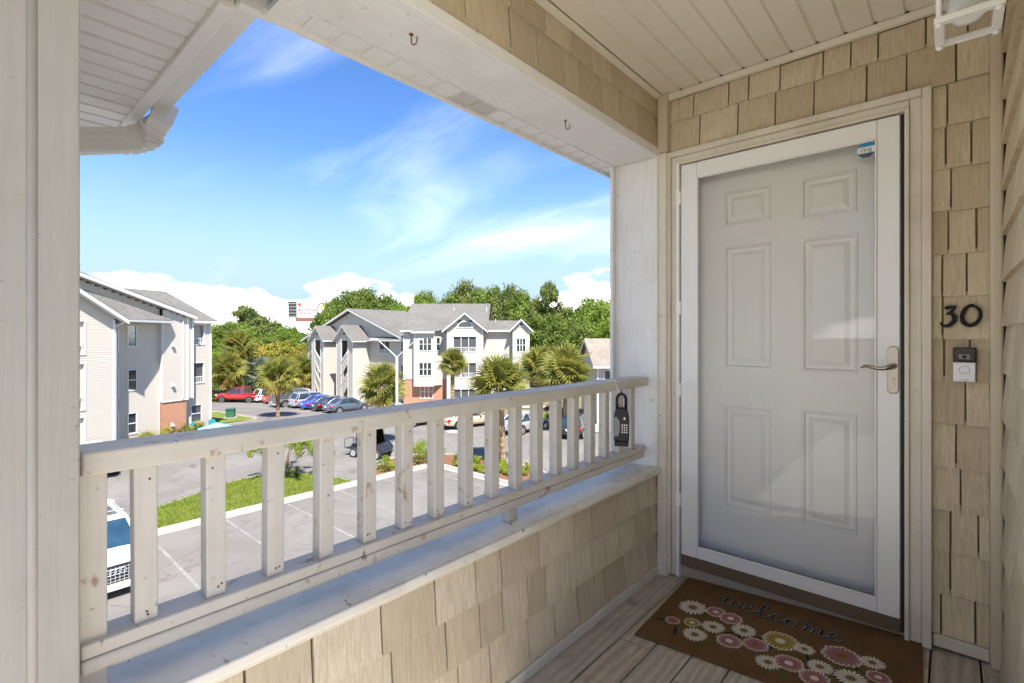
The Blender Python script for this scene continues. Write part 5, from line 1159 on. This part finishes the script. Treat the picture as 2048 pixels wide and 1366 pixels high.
# ---- shrubs, hedge, ground cover
def shrub(name, label, p, w, l, h, mat, rot=0, leaf=0.09, n=26, per=70, seed=1, cat='shrub', group=None):
    q = random.Random(seed); cl = []
    for _ in range(n):
        u = Vector((q.uniform(-1, 1), q.uniform(-1, 1), q.uniform(0.05, 0.85))); cl.append(((u.x*w*0.42, u.y*l*0.42, u.z*h*0.95), min(w, l, h)*q.uniform(0.20, 0.32)))
    t = thing(name, label, cat, p, (0, 0, rot), group); obj('foliage', leaf_cloud(q, cl, per, leaf), M[mat], t, fix=False)
    obj('stems', MB().tube([(0, 0, -0.05), (0.02, 0, h*0.6)], [0.04, 0.015], 6), M['bark'], t); return t
shrub('hedge', 'dark red leaved hedge behind the black hatchback', W(3.9, 40.6), 2.7, 1.2, 1.9, 'leaf_red', YAW, 0.11, 44, 90, 2, 'hedge')
shrub('shrub', 'trimmed round green shrub by the lawn edge, nearer the palms', G(-38.0, 63.5), 2.0, 1.6, 1.0, 'leaf_light', 0, 0.14, 24, 60, 3, group='round shrubs by the red pickup')
shrub('shrub', 'trimmed round green shrub right before the red pickup', G(-35.8, 63.0), 1.7, 1.5, 1.0, 'leaf_light', 0, 0.14, 24, 60, 4, group='round shrubs by the red pickup')
shrub('shrub', 'small dark shrub at the foot of the young myrtle', W(-11.05, 24.9, 0.1), 0.75, 0.75, 0.6, 'leaf_shrub', 0, 0.06, 18, 70, 5)
shrub('shrub', 'tall light green tuft in the middle of the mulch island', Vector((-22.0, 17.6, 0.08)), 2.2, 1.9, 1.5, 'leaf_myrtle', 0, 0.10, 30, 80, 6)
shrub('shrub', 'yellow green tuft at the narrow end of the mulch island', Vector((-22.4, 15.3, 0.08)), 1.3, 1.3, 0.85, 'leaf_myrtle', 0, 0.08, 20, 70, 7)
shrub('shrub', 'low green shrub on the far side of the mulch island', Vector((-20.3, 18.9, 0.08)), 1.5, 1.0, 0.5, 'leaf_light', 0, 0.08, 20, 70, 8)
shrub('shrub', 'mat of yellow green ground cover along the island kerb', Vector((-18.9, 18.7, 0.06)), 3.4, 1.6, 0.5, 'leaf_cover', 0, 0.075, 90, 90, 9)
shrub('shrub', 'mat of yellow green ground cover around the island palm', Vector((-17.3, 19.3, 0.06)), 2.8, 1.7, 0.5, 'leaf_cover', 0, 0.075, 90, 90, 10)
# young myrtle on the grass island
my = thing('young_tree', 'young crape myrtle with fresh yellow green leaves on the grass island', 'tree', W(-11.5, 25.0, 0.08))
q = random.Random(14); stems = []; cl = []
for k in range(9):
    a = 0.4 + k*0.72; rr = q.uniform(1.1, 2.2); hz = q.uniform(1.5, 2.7); tip = Vector((rr*math.cos(a), rr*math.sin(a), hz))
    pts = [Vector((0.06*math.cos(a), 0.06*math.sin(a), -0.05)), Vector((tip.x*0.22, tip.y*0.22, hz*0.45)), Vector((tip.x*0.6, tip.y*0.6, hz*0.8)), tip]
    obj('stem', MB().tube(pts, [0.035, 0.024, 0.014, 0.005], 6), M['stem'], my, smooth=True)
    for f in (0.55, 0.7, 0.85, 1.0): c = pts[1].lerp(tip, f); cl += [((c.x + q.uniform(-.3, .3), c.y + q.uniform(-.3, .3), c.z + q.uniform(-.15, .25)), q.uniform(0.22, 0.42)) for _ in range(2)]
    dr = tip + Vector((math.cos(a)*0.5, math.sin(a)*0.5, -0.7)); cl += [((tip.lerp(dr, f)), 0.16) for f in (0.3, 0.6, 0.9)]
obj('foliage', leaf_cloud(q, cl, 75, 0.085), M['leaf_myrtle'], my, fix=False)
# grass
def in_poly(x, y, poly):
    c = False; j = len(poly)-1
    for i in range(len(poly)):
        if (poly[i][1] > y) != (poly[j][1] > y) and x < (poly[j][0]-poly[i][0])*(y-poly[i][1])/(poly[j][1]-poly[i][1]) + poly[i][0]: c = not c
        j = i
    return c
gp = [(p[0]-0.25, p[1]) for p in K1] + [(p.x, p.y) for p in reversed(gback)]; gb = MB(); q = random.Random(5); k = 0
while k < 16000:
    x, y = q.uniform(-26.5, -21.8), q.uniform(2.2, 12.9)
    if not in_poly(x, y, gp): k += 0; continue
    k += 1; h = q.uniform(0.05, 0.14); a = q.uniform(0, 6.28); w = 0.012; dx, dy = math.cos(a)*w, math.sin(a)*w; lx, ly = q.uniform(-.06, .06), q.uniform(-.06, .06)
    gb.v += [(x-dx, y-dy, 0.095), (x+dx, y+dy, 0.095), (x+lx, y+ly, 0.095+h)]; gb.f.append((3*k-3, 3*k-2, 3*k-1))
o = obj('grass', gb, M['grass'], fix=False); o['kind'] = 'stuff'
# ================================================================== VEHICLES AND STREET FURNITURE
def paint(name, c, metallic=0.0): return plain(name, c, 0.28, metallic, 0.5, 0.8, var=0.02)
CP = {'white': paint('car_white', (0.60, 0.60, 0.595)), 'red': paint('car_red', (0.42, 0.018, 0.014)), 'orange_red': paint('car_orange_red', (0.50, 0.05, 0.025)), 'silver': paint('car_silver', (0.42, 0.43, 0.44), 0.4), 'grey': paint('car_grey', (0.15, 0.145, 0.145), 0.3),
      'blue': paint('car_blue', (0.02, 0.06, 0.42)), 'black': paint('car_black', (0.016, 0.018, 0.024)), 'slate': paint('car_slate', (0.10, 0.12, 0.15), 0.3), 'tan': paint('car_tan', (0.50, 0.41, 0.30), 0.25)}
M['carglass'] = plain('car_window_glass', (0.02, 0.03, 0.04), 0.04, var=0.2, spec=0.9); M['windscreen'] = plain('windscreen_glass', (0.018, 0.045, 0.075), 0.03, var=0.25, scale=2, spec=0.9)
M['tail'] = plain('tail_light_red', (0.45, 0.015, 0.012), 0.15); M['head'] = plain('head_light_clear', (0.62, 0.65, 0.68), 0.1); M['rim'] = plain('alloy_rim', (0.52, 0.53, 0.54), 0.35, metallic=0.6); M['plate'] = plain('number_plate', (0.66, 0.68, 0.68), 0.4)
def wheel(parent, x, y, r_, w=0.22, spokes=5, rim='rim'):
    s = 1 if y > 0 else -1; T = Matrix.Translation((x, y, r_)) @ Matrix.Rotation(R(-90)*s, 4, 'X')
    t = obj('wheel', MB().lathe([(r_*0.55, -w/2), (r_*0.93, -w/2), (r_, -w*0.32), (r_, w*0.32), (r_*0.93, w/2), (r_*0.62, w/2), (r_*0.60, w*0.35), (0.02, w*0.35)], 22, T), M['rubber'], parent)
    mb = MB().lathe([(r_*0.64, w*0.30), (r_*0.66, w*0.51), (r_*0.585, w*0.52), (r_*0.57, w*0.40)], 22, T); 
    for k in range(spokes): mb.box(r_*0.05, r_*0.60, -r_*0.075, r_*0.075, w*0.36, w*0.47, T @ Matrix.Rotation(2*math.pi*k/spokes, 4, 'Z'))
    mb.lathe([(0.02, w*0.36), (r_*0.15, w*0.37), (r_*0.14, w*0.49), (0.02, w*0.5)], 12, T)
    obj('rim', mb, M[rim], t); return t
CARS = {  # stations: x, z bottom, z top, half width factor ; greenhouse: base x0,x1, roof x0,x1, z base, z roof
 'sedan': dict(L=4.65, W=1.80, st=[(-2.32, .42, .72, .80), (-2.27, .30, .92, .90), (-1.9, .22, .99, .97), (-1.2, .20, 1.00, 1.0), (0.3, .20, .96, 1.0), (1.0, .20, .92, 1.0), (1.7, .22, .80, .96), (2.15, .25, .70, .88), (2.32, .38, .58, .76)], gh=(-1.75, 1.15, -0.95, 0.25, .95, 1.44), wb=(-1.35, 1.38), wr=.33),
 'hatch': dict(L=4.2, W=1.78, st=[(-2.1, .42, .80, .84), (-2.06, .30, 1.0, .93), (-1.6, .22, 1.05, .99), (-0.5, .20, 1.02, 1.0), (0.7, .20, .98, 1.0), (1.1, .20, .95, 1.0), (1.6, .22, .86, .96), (1.98, .25, .75, .88), (2.1, .38, .60, .78)], gh=(-2.0, 1.25, -1.55, 0.3, 1.0, 1.52), wb=(-1.25, 1.30), wr=.33),
 'suv': dict(L=4.7, W=1.90, st=[(-2.35, .46, .85, .86), (-2.30, .34, 1.08, .95), (-1.9, .27, 1.12, .99), (-0.5, .25, 1.10, 1.0), (0.8, .25, 1.07, 1.0), (1.2, .25, 1.04, 1.0), (1.9, .27, .98, .97), (2.25, .30, .90, .90), (2.35, .40, .70, .82)], gh=(-2.22, 1.30, -1.85, 0.45, 1.06, 1.66), wb=(-1.42, 1.42), wr=.37),
 'pickup': dict(L=5.6, W=1.98, st=[(-2.80, .55, .95, .90), (-2.76, .48, 1.12, .97), (-1.0, .40, 1.14, 1.0), (-0.4, .38, 1.16, 1.0), (1.0, .38, 1.15, 1.0), (1.5, .38, 1.15, 1.0), (2.3, .40, 1.12, .97), (2.70, .42, 1.05, .92), (2.80, .50, .85, .86)], gh=(-0.95, 1.45, -0.75, 0.75, 1.12, 1.84), wb=(-1.75, 1.80), wr=.40)}
def car(name, label, kind, color, p, heading, group=None, front=False, cat='car', rails=False, detail=False):
    c = CARS[kind]; hw = c['W']/2; m_ = CP[color]; t = thing(name, label, cat, p, (0, 0, heading), group); mb = MB(); rings = []
    for x, zb, zt, f in c['st']:
        w = hw*f; h = zt-zb
        rings.append([(x, s*a, z) for s, a, z in ((1, w*0.55, zb), (1, w*0.92, zb+0.03), (1, w*0.985, zb+h*0.28), (1, w, zb+h*0.55), (1, w*0.97, zb+h*0.80), (1, w*0.90, zt-0.035), (1, w*0.72, zt), (1, 0, zt+0.025), (-1, w*0.72, zt), (-1, w*0.90, zt-0.035), (-1, w*0.97, zb+h*0.80), (-1, w, zb+h*0.55), (-1, w*0.985, zb+h*0.28), (-1, w*0.92, zb+0.03), (-1, w*0.55, zb))])
    body = obj('body', mb.rings(rings), m_, t, smooth=True); sm = body.modifiers.new('edge', 'SUBSURF'); sm.levels = 1; sm.render_levels = 1
    x0, x1, r0, r1, zb, zr = c['gh']; wb_, wt = hw*0.90, hw*0.70
    g = MB(); lo = [(x0, wb_*0.9), (x0+0.25, wb_), (x1-0.55, wb_), (x1, wb_*0.84)]; hi = [(r0, wt*0.92), (r0+0.15, wt), (r1-0.25, wt), (r1, wt*0.92)]
    def loop(pts, z): return [(x, y, z) for x, y in pts] + [(x, -y, z) for x, y in reversed(pts)]
    g.rings([loop(lo, zb-0.03), loop([(a[0]*0.5+b2[0]*0.5, a[1]*0.5+b2[1]*0.5+0.02) for a, b2 in zip(lo, hi)], (zb+zr)/2), loop(hi, zr)]); wn = obj('windows', g, M['windscreen'] if front else M['carglass'], t)
    rf_ = MB(); top = [(r0-0.06, wt*0.93), (r0+0.15, wt*1.03), (r1-0.2, wt*1.03), (r1+0.08, wt*0.94)]
    rf_.rings([loop(top, zr-0.035), loop(top, zr+0.005), loop([(x*0.93, y*0.8) for x, y in top], zr+0.035)]); ro = obj('roof', rf_, m_, t, smooth=False, bevel=0.01)
    for s in (-1, 1):
        for a, b2, w in ((lo[0], hi[0], .07), (lo[1], hi[1], .09), (((x0+x1)/2-0.1, wb_), ((r0+r1)/2-0.05, wt), .05), (lo[3], hi[3], .05), (lo[2], hi[2], .04)):
            obj('pillar', MB().tube([(a[0], s*(a[1]+0.004), zb-0.02), ((a[0]+b2[0])/2, s*((a[1]+b2[1])/2+0.026), (zb+zr)/2), (b2[0], s*(b2[1]+0.006), zr-0.01)], w*0.5, 6), m_, t)
    f0, fN = c['st'][0], c['st'][-1]; zL = c['st'][1][2]; xb = c['st'][1][0]; xf = c['st'][-2][0]
    for s in (-1, 1):
        for xw in c['wb']:
            obj('wheel_arch', MB().lathe([(0.05, -0.03), (c['wr']*1.2, -0.03), (c['wr']*1.2, 0.02), (0.05, 0.02)], 20, Matrix.Translation((xw, s*(hw*0.985), c['wr']*1.03)) @ Matrix.Rotation(R(90), 4, 'X')), M['black'], t)
            wheel(t, xw, s*(hw*0.985-0.075), c['wr'])
        obj('tail_light', MB().box(xb-0.03, xb+0.22, s*hw*0.90-0.10, s*hw*0.90+0.075, zL-0.26, zL-0.08), M['tail'], t, bevel=0.03)
        obj('head_light', MB().box(xf-0.24, xf+0.06, s*hw*0.80-0.14, s*hw*0.80+0.11, c['st'][-2][2]-0.20, c['st'][-2][2]-0.055), M['head'], t, bevel=0.03)
        obj('mirror', MB().box(x1-0.62, x1-0.46, s*(hw+0.07)-0.09, s*(hw+0.07)+0.09, zb+0.0, zb+0.14), m_, t, bevel=0.03)
        if rails: obj('roof_rail', MB().tube([(r0+0.05, s*wt*0.9, zr+0.03), (r0+0.25, s*wt*0.9, zr+0.085), (r1-0.45, s*wt*0.9, zr+0.085), (r1-0.2, s*wt*0.9, zr+0.03)], 0.018, 6), M['rim'], t)
    obj('bumper', MB().box(f0[0]-0.05, f0[0]+0.2, -hw*0.84, hw*0.84, 0.36, 0.56), m_ if kind != 'pickup' else M['rim'], t, bevel=0.05)
    obj('bumper', MB().box(fN[0]-0.2, fN[0]+0.05, -hw*0.80, hw*0.80, 0.30, 0.50), m_, t, bevel=0.05)
    obj('number_plate', MB().box(f0[0]-0.065, f0[0]-0.045, -0.16, 0.16, 0.62, 0.76), M['plate'], t)
    gl_ = obj('grille', MB().box(fN[0]-0.03, fN[0]+0.045, -hw*0.42, hw*0.42, 0.52, c['st'][-1][2]+0.06), M['black'], t, bevel=0.02)
    if kind == 'pickup':
        obj('bed', MB().box(-2.68, -1.0, -hw*0.80, hw*0.80, 1.10, 1.17), M['black'], t)
        for s in (-1, 1): obj('bed_rail', MB().box(-2.78, -0.95, s*hw*0.93-0.05, s*hw*0.93+0.05, 1.12, 1.24), m_, t, bevel=0.02)
        obj('tailgate', MB().box(-2.83, -2.74, -hw*0.88, hw*0.88, 0.62, 1.24), m_, t, bevel=0.02)
    return t, gl_
NH = R(90)                                    # nose toward +Y, as the far row is parked
row0 = G(-30.2, 61.6); e_ = Vector((1, 0, 0))
ROW = [('suv', 'white', 'white suv parked next to the red hatchback', 'sport utility'), ('hatch', 'orange_red', 'red hatchback between two white suvs behind the thin palm', 'car'), ('suv', 'white', 'white suv between the red hatchback and the grey pickup', 'sport utility'), ('pickup', 'grey', 'grey pickup truck with red tail lights in the far row', 'pickup truck'), ('suv', 'silver', 'silver wagon beside the bright blue sedan', 'sport utility'), ('sedan', 'blue', 'bright blue sedan in the far row', 'car'), ('sedan', 'black', 'black sedan between the blue and the slate sedans', 'car'), ('sedan', 'slate', 'slate grey sedan beside the stout palm', 'car')]
for i, (k, col_, lab, cat_) in enumerate(ROW):
    p = Vector((0, 0, 0)) + row0 + e_*(i*2.5) + Vector((0, 0.5 if k != 'pickup' else 0.2, 0)) + Vector((0.0, (-0.25 if i in (3,) else 0), 0))
    car({'suv': 'parked_suv', 'pickup': 'pickup_truck'}.get(k, 'parked_car'), lab, k, col_, p, NH + (R(180) if i == 2 else 0), 'cars parked along the far kerb', cat=cat_, rails=k == 'suv')[0].location.z = gz(-p.x*SS + p.y*SC)
car('pickup_truck', 'bright red pickup truck parked by the trimmed shrubs', 'pickup', 'red', G(-33.6, 61.2), YAW + R(174), 'cars parked along the far kerb', cat='pickup truck')
car('parked_car', 'tan sedan parked by the manhole cover', 'sedan', 'tan', W(-3.5, 39.6), YAW + R(36), 'cars parked by the palms')
car('parked_car', 'silver sedan left of the tan sedan, mostly behind the rail', 'sedan', 'silver', W(-7.4, 40.6), YAW + R(42), 'cars parked by the palms')
car('parked_car', 'silver sedan parked behind the island palm trunk', 'sedan', 'silver', W(1.0, 37.6), YAW + R(48), 'cars parked by the palms')
car('parked_car', 'black hatchback parked before the dark red hedge', 'hatch', 'black', W(4.6, 36.2), YAW + R(70), 'cars parked by the palms')
car('parked_car', 'dark car on the raised road behind the guard rail', 'sedan', 'black', W(3.2, 99.5, 5.7), YAW + R(-15))
car('parked_car', 'white sedan across the aisle beyond the white suv', 'sedan', 'white', Vector((-34.2, 4.7, 0)), 0.02)
au, gl_ = car('parked_suv', 'white suv with roof rails and ringed grille backed into a stall below', 'suv', 'white', Vector((-19.5, 2.86, 0)), R(1), front=True, cat='sport utility', rails=True)
# wide grille with bars and four rings, bonnet edge, sunroof
bpy.data.objects.remove(gl_)
gx = 2.40
gr_ = obj('grille', MB().prism([(-0.66, 0.42), (0.66, 0.42), (0.72, 0.62), (0.62, 0.90), (-0.62, 0.90), (-0.72, 0.62)], gx-0.12, gx, axis='x'), M['black'], au, bevel=0.02)
for k in range(13): obj('grille_bar', MB().box(gx-0.01, gx+0.018, -0.60+k*0.1-0.008, -0.60+k*0.1+0.008, 0.46, 0.87), M['rim'], gr_)
for k in range(5): obj('grille_bar', MB().box(gx-0.01, gx+0.016, -0.63, 0.63, 0.50+k*0.085-0.007, 0.50+k*0.085+0.007), M['rim'], gr_)
for k in range(4): obj('ring_emblem', MB().tube([(gx+0.035, -0.165+0.11*k+0.075*math.cos(R(a)), 0.76+0.075*math.sin(R(a))) for a in range(0, 361, 20)], 0.011, 6, cap=False), M['rim'], gr_, smooth=True)
obj('bumper_lip', MB().box(gx-0.25, gx+0.05, -0.84, 0.84, 0.24, 0.40), CP['white'], au, bevel=0.04)
obj('sunroof', MB().box(-0.95, 0.15, -0.48, 0.48, 1.688, 1.705), M['carglass'], au, bevel=0.01); obj('roof_glass', MB().box(-1.7, -1.05, -0.48, 0.48, 1.680, 1.702), M['carglass'], au, bevel=0.01)
for xx in (-1.15, 0.0): obj('crossbar', MB().tube([(xx, -0.66, 1.77), (xx, 0.66, 1.77)], 0.02, 6), M['rim'], au)
obj('mirror_inside', MB().box(0.62, 0.66, -0.12, 0.12, 1.45, 1.52), M['black'], au, bevel=0.01)

# ---- golf cart
gc_ = thing('golf_cart', 'black golf cart with white wheels parked on the asphalt', 'golf cart', W(-8.45, 29.6), (0, 0, YAW + R(-22)))
for x in (-0.82, 0.82):
    for y in (-0.50, 0.50): wheel(gc_, x, y, 0.27, 0.22, 5)
obj('chassis', MB().box(-1.05, 1.0, -0.46, 0.46, 0.24, 0.34), M['black'], gc_, bevel=0.02)
obj('front_cowl', MB().prism([(0.55, 0.34), (1.18, 0.36), (1.24, 0.52), (1.05, 0.74), (0.62, 0.86), (0.55, 0.80)], -0.48, 0.48), CP['black'], gc_, bevel=0.05)
obj('rear_body', MB().prism([(-1.15, 0.46), (-0.25, 0.34), (-0.18, 0.60), (-1.12, 0.66)], -0.50, 0.50), CP['black'], gc_, bevel=0.04)
obj('seat', MB().box(-0.60, -0.02, -0.47, 0.47, 0.62, 0.74), M['black'], gc_, bevel=0.04); obj('backrest', MB().box(-0.66, -0.56, -0.47, 0.47, 0.76, 1.10), M['black'], gc_, bevel=0.04)
obj('rear_seat', MB().box(-1.10, -0.68, -0.45, 0.45, 0.66, 0.76), M['black'], gc_, bevel=0.03); obj('rear_rack', MB().box(-1.62, -1.16, -0.42, 0.42, 0.44, 0.48), M['black'], gc_, bevel=0.01)
obj('grab_bar', MB().tube([(-1.60, -0.4, 0.48), (-1.66, -0.4, 0.98), (-1.66, 0.4, 0.98), (-1.60, 0.4, 0.48)], 0.018, 6), M['black'], gc_)
obj('floor_edge', MB().box(-0.20, 0.60, -0.49, 0.49, 0.30, 0.36), CP['white'], gc_, bevel=0.01)
for y in (-0.46, 0.46):
    obj('roof_post', MB().tube([(0.72, y, 0.82), (0.42, y, 1.86)], 0.018, 6), M['black'], gc_); obj('roof_post', MB().tube([(-0.66, y, 0.7), (-0.72, y, 1.86)], 0.018, 6), M['black'], gc_)
obj('roof', MB().box(-1.05, 0.62, -0.56, 0.56, 1.86, 1.93), CP['black'], gc_, bevel=0.03)
obj('windscreen', MB().prism([(0.715, 0.85), (0.43, 1.84), (0.425, 1.84), (0.71, 0.85)], -0.44, 0.44), M['lampglass'], gc_)
obj('steering_wheel', MB().tube([(0.32 + 0.06*math.sin(R(a)), 0.22 + 0.17*math.cos(R(a)), 0.98 + 0.16*math.sin(R(a))) for a in range(0, 361, 24)], 0.014, 6, cap=False), M['black'], gc_)

# ---- street lamp
M['pole'] = plain('white_lamp_pole', (0.40, 0.41, 0.40), 0.45)
sl = thing('street_lamp', 'white double arm street lamp standing behind the mulch island', 'street lamp', W(-7.2, 30.9))
obj('pole', MB().tube([(0, 0, 0), (0, 0, 5.95)], [0.10, 0.075], 12), M['pole'], sl, smooth=True); obj('footing', MB().tube([(0, 0, 0), (0, 0, 0.5)], 0.26, 14), M['concrete'], sl)
ax = Vector((math.cos(YAW), math.sin(YAW), 0))
for s in (-1, 1):
    tip = ax*s*1.22 + Vector((0, 0, 7.0)); obj('arm', MB().tube([Vector((0, 0, 5.85)), ax*s*0.15 + Vector((0, 0, 6.02)), tip], [0.05, 0.04, 0.03], 8), M['pole'], sl)
    h = MB().box(-0.05, 0.42, -0.13, 0.13, -0.06, 0.05, Matrix.Translation(tip) @ Matrix.Rotation(math.atan2(ax.y*s, ax.x*s), 4, 'Z')); obj('lamp_head', h, M['pole'], sl, bevel=0.03)
fp = thing('tall_pole', 'thin pale pole rising above the trees beyond the office', 'pole', W(13.0, 99.0, 5.4)); obj('shaft', MB().tube([(0, 0, 0), (0, 0, 8.4)], [0.14, 0.07], 8), M['pole'], fp); obj('lamp', MB().tube([(0, 0, 8.3), (-1.2, 0, 8.6)], 0.05, 6), M['pole'], fp)

# ---- billboard
M['bb_brown'] = plain('rusty_brown_steel', (0.20, 0.085, 0.06), 0.7); M['bb_text'] = plain('print_plum', (0.22, 0.06, 0.09), 0.6); M['bb_grey'] = plain('print_grey', (0.42, 0.42, 0.46), 0.6); M['bb_red'] = plain('print_red', (0.52, 0.05, 0.05), 0.6); M['bb_yellow'] = plain('print_yellow', (0.75, 0.55, 0.12), 0.6); M['bb_face'] = plain('billboard_white', (0.45, 0.45, 0.46), 0.5, var=0.01)
BD = 195.0; bb = thing('billboard', 'roadside billboard with red leaf and round badge above the trees', 'billboard', W(-78.5, BD), (0, 0, YAW + R(-8)))
s_ = BD/988.17
obj('post', MB().tube([(0, 0, 0), (0, 0, 14.2)], 0.42, 12), M['black'], bb, smooth=True)
fw, z0, z1 = 13.0, 14.6, 20.9
obj('face', MB().box(-6.4, 6.4, -1.0, -0.85, z0, z1), M['bb_face'], bb); obj('catwalk', MB().box(-8.6, 6.6, -1.9, 0.6, 12.2, 12.35), M['black'], bb); obj('apron', MB().box(-7.0, 6.4, -1.0, -0.4, 12.9, 14.55), M['bb_brown'], bb)
obj('rear_frame', MB().box(-10.3, -6.45, -0.6, 0.6, z0, z1), M['seal_gap'], bb)
for k in range(5): obj('brace', MB().box(-10.3, -6.45, -0.72, -0.61, z0+0.4+k*1.25, z0+0.6+k*1.25), M['siding_grey'], bb)
q = random.Random(2)
def bt(txt, size, x, z, mat, bold=0.0):
    o = link('lettering', text_mesh(txt, size, M[mat], bold=bold), bb); w = o.dimensions.x if False else 0; o.location = (x, -1.012, z); o.rotation_euler = (R(90), 0, 0)
bt('STEVENSON', 1.25, -0.1, 19.6, 'bb_grey'); bt('Move With Kate.', 1.15, -1.9, 17.5, 'bb_text', 0.02); bt('Homes Last', 1.15, -2.9, 16.35, 'bb_text', 0.02)
lf_ = [(0, -1.2), (0.25, -0.3), (1.1, 0.1), (0.75, 0.45), (0.8, 0.9), (0.35, 0.7), (0.1, 1.25), (-0.25, 0.75), (-0.7, 1.0), (-0.65, 0.5), (-1.1, 0.25), (-0.35, -0.25)]
obj('leaf_emblem', MB().prism([(-5.2+a*0.8, 19.4+b2*0.9) for a, b2 in lf_], -1.02, -1.005), M['bb_red'], bb)
obj('round_badge', MB().tube([(4.4+2.1*math.cos(R(a)), -1.02, 17.6+2.6*math.sin(R(a))) for a in range(0, 361, 12)], 0.13, 5, cap=False), M['bb_text'], bb)
obj('badge_yellow', MB().prism([(2.9, 18.3), (3.6, 19.3), (5.2, 19.4), (5.9, 18.3), (4.8, 18.5), (4.4, 17.4), (4.0, 18.5)], -1.02, -1.005), M['bb_yellow'], bb); obj('badge_figure', MB().prism([(4.1, 15.4), (4.2, 17.2), (4.5, 17.6), (4.8, 17.1), (4.8, 15.4)], -1.03, -1.015), M['bb_text'], bb)

# ---- yard things beside the near building
M['green_box'] = plain('utility_green', (0.025, 0.10, 0.06), 0.55); tb = thing('utility_box', 'dark green utility transformer box on the lawn', 'utility box', G(-25.4, 44.6, 0.05), (0, 0, YAW + 0.3)); obj('cabinet', MB().box(-0.34, 0.34, -0.32, 0.32, 0.06, 0.78), M['green_box'], tb, bevel=0.03); obj('lid', MB().prism([(-0.37, 0.74), (0.36, 0.785), (0.36, 0.84), (-0.37, 0.84)], -0.36, 0.36, axis='x'), M['green_box'], tb); obj('pad', MB().box(-0.5, 0.5, -0.5, 0.5, -0.04, 0.058), M['concrete'], tb)
u_ = Vector((math.sin(R(21)), math.cos(R(21)))); n_ = Vector((math.cos(R(21)), -math.sin(R(21))))
def yard(t, p): v = Vector((-25.08, 32.56)) + u_*t + n_*p; return W(v.x, v.y)
for i, (t_, lab) in enumerate(((4.05, 'teal slatted garden chair beside the brick base'), (5.45, 'teal slatted garden chair by the white corner board'))):
    ch = thing('garden_chair', lab, 'chair', yard(t_, 0.75), (0, 0, R(69) + YAW + R(180)), 'teal garden chairs'); 
    obj('seat', MB().box(-0.28, 0.28, -0.1, 0.48, 0.34, 0.38, Matrix.Rotation(R(8), 4, 'X')), M['teal'], ch)
    for k in range(5): obj('back_slat', MB().box(-0.28+k*0.115, -0.18+k*0.115, -0.22, -0.195, 0.30, 1.02 - 0.05*abs(k-2), Matrix.Rotation(R(14), 4, 'X')), M['teal'], ch)
    for s in (-1, 1):
        obj('arm', MB().box(s*0.36-0.06, s*0.36+0.06, -0.25, 0.5, 0.58, 0.605), M['teal'], ch); obj('leg', MB().box(s*0.34-0.03, s*0.34+0.03, 0.36, 0.44, 0, 0.58), M['teal'], ch); obj('leg', MB().box(s*0.34-0.03, s*0.34+0.03, -0.30, -0.2, 0, 0.58), M['teal'], ch)
um = thing('patio_umbrella', 'pale blue patio umbrella below the railing line', 'umbrella', W(-17.9, 29.9)); M['sky_cloth'] = plain('pale_blue_canvas', (0.20, 0.47, 0.72), 0.7)
obj('pole', MB().tube([(0, 0, 0), (0, 0, 1.95)], 0.025, 8), M['rim'], um); obj('base', MB().lathe([(0.25, 0), (0.25, 0.05), (0.05, 0.09)], 16), M['black'], um)
cm = MB(); 
for k in range(8):
    a, b2 = R(45*k), R(45*k+45); cm.poly([(0, 0, 1.98), (1.05*math.cos(a), 1.05*math.sin(a), 1.62), (1.05*math.cos(b2), 1.05*math.sin(b2), 1.62)])
obj('canopy', cm, M['sky_cloth'], um, fix=False)
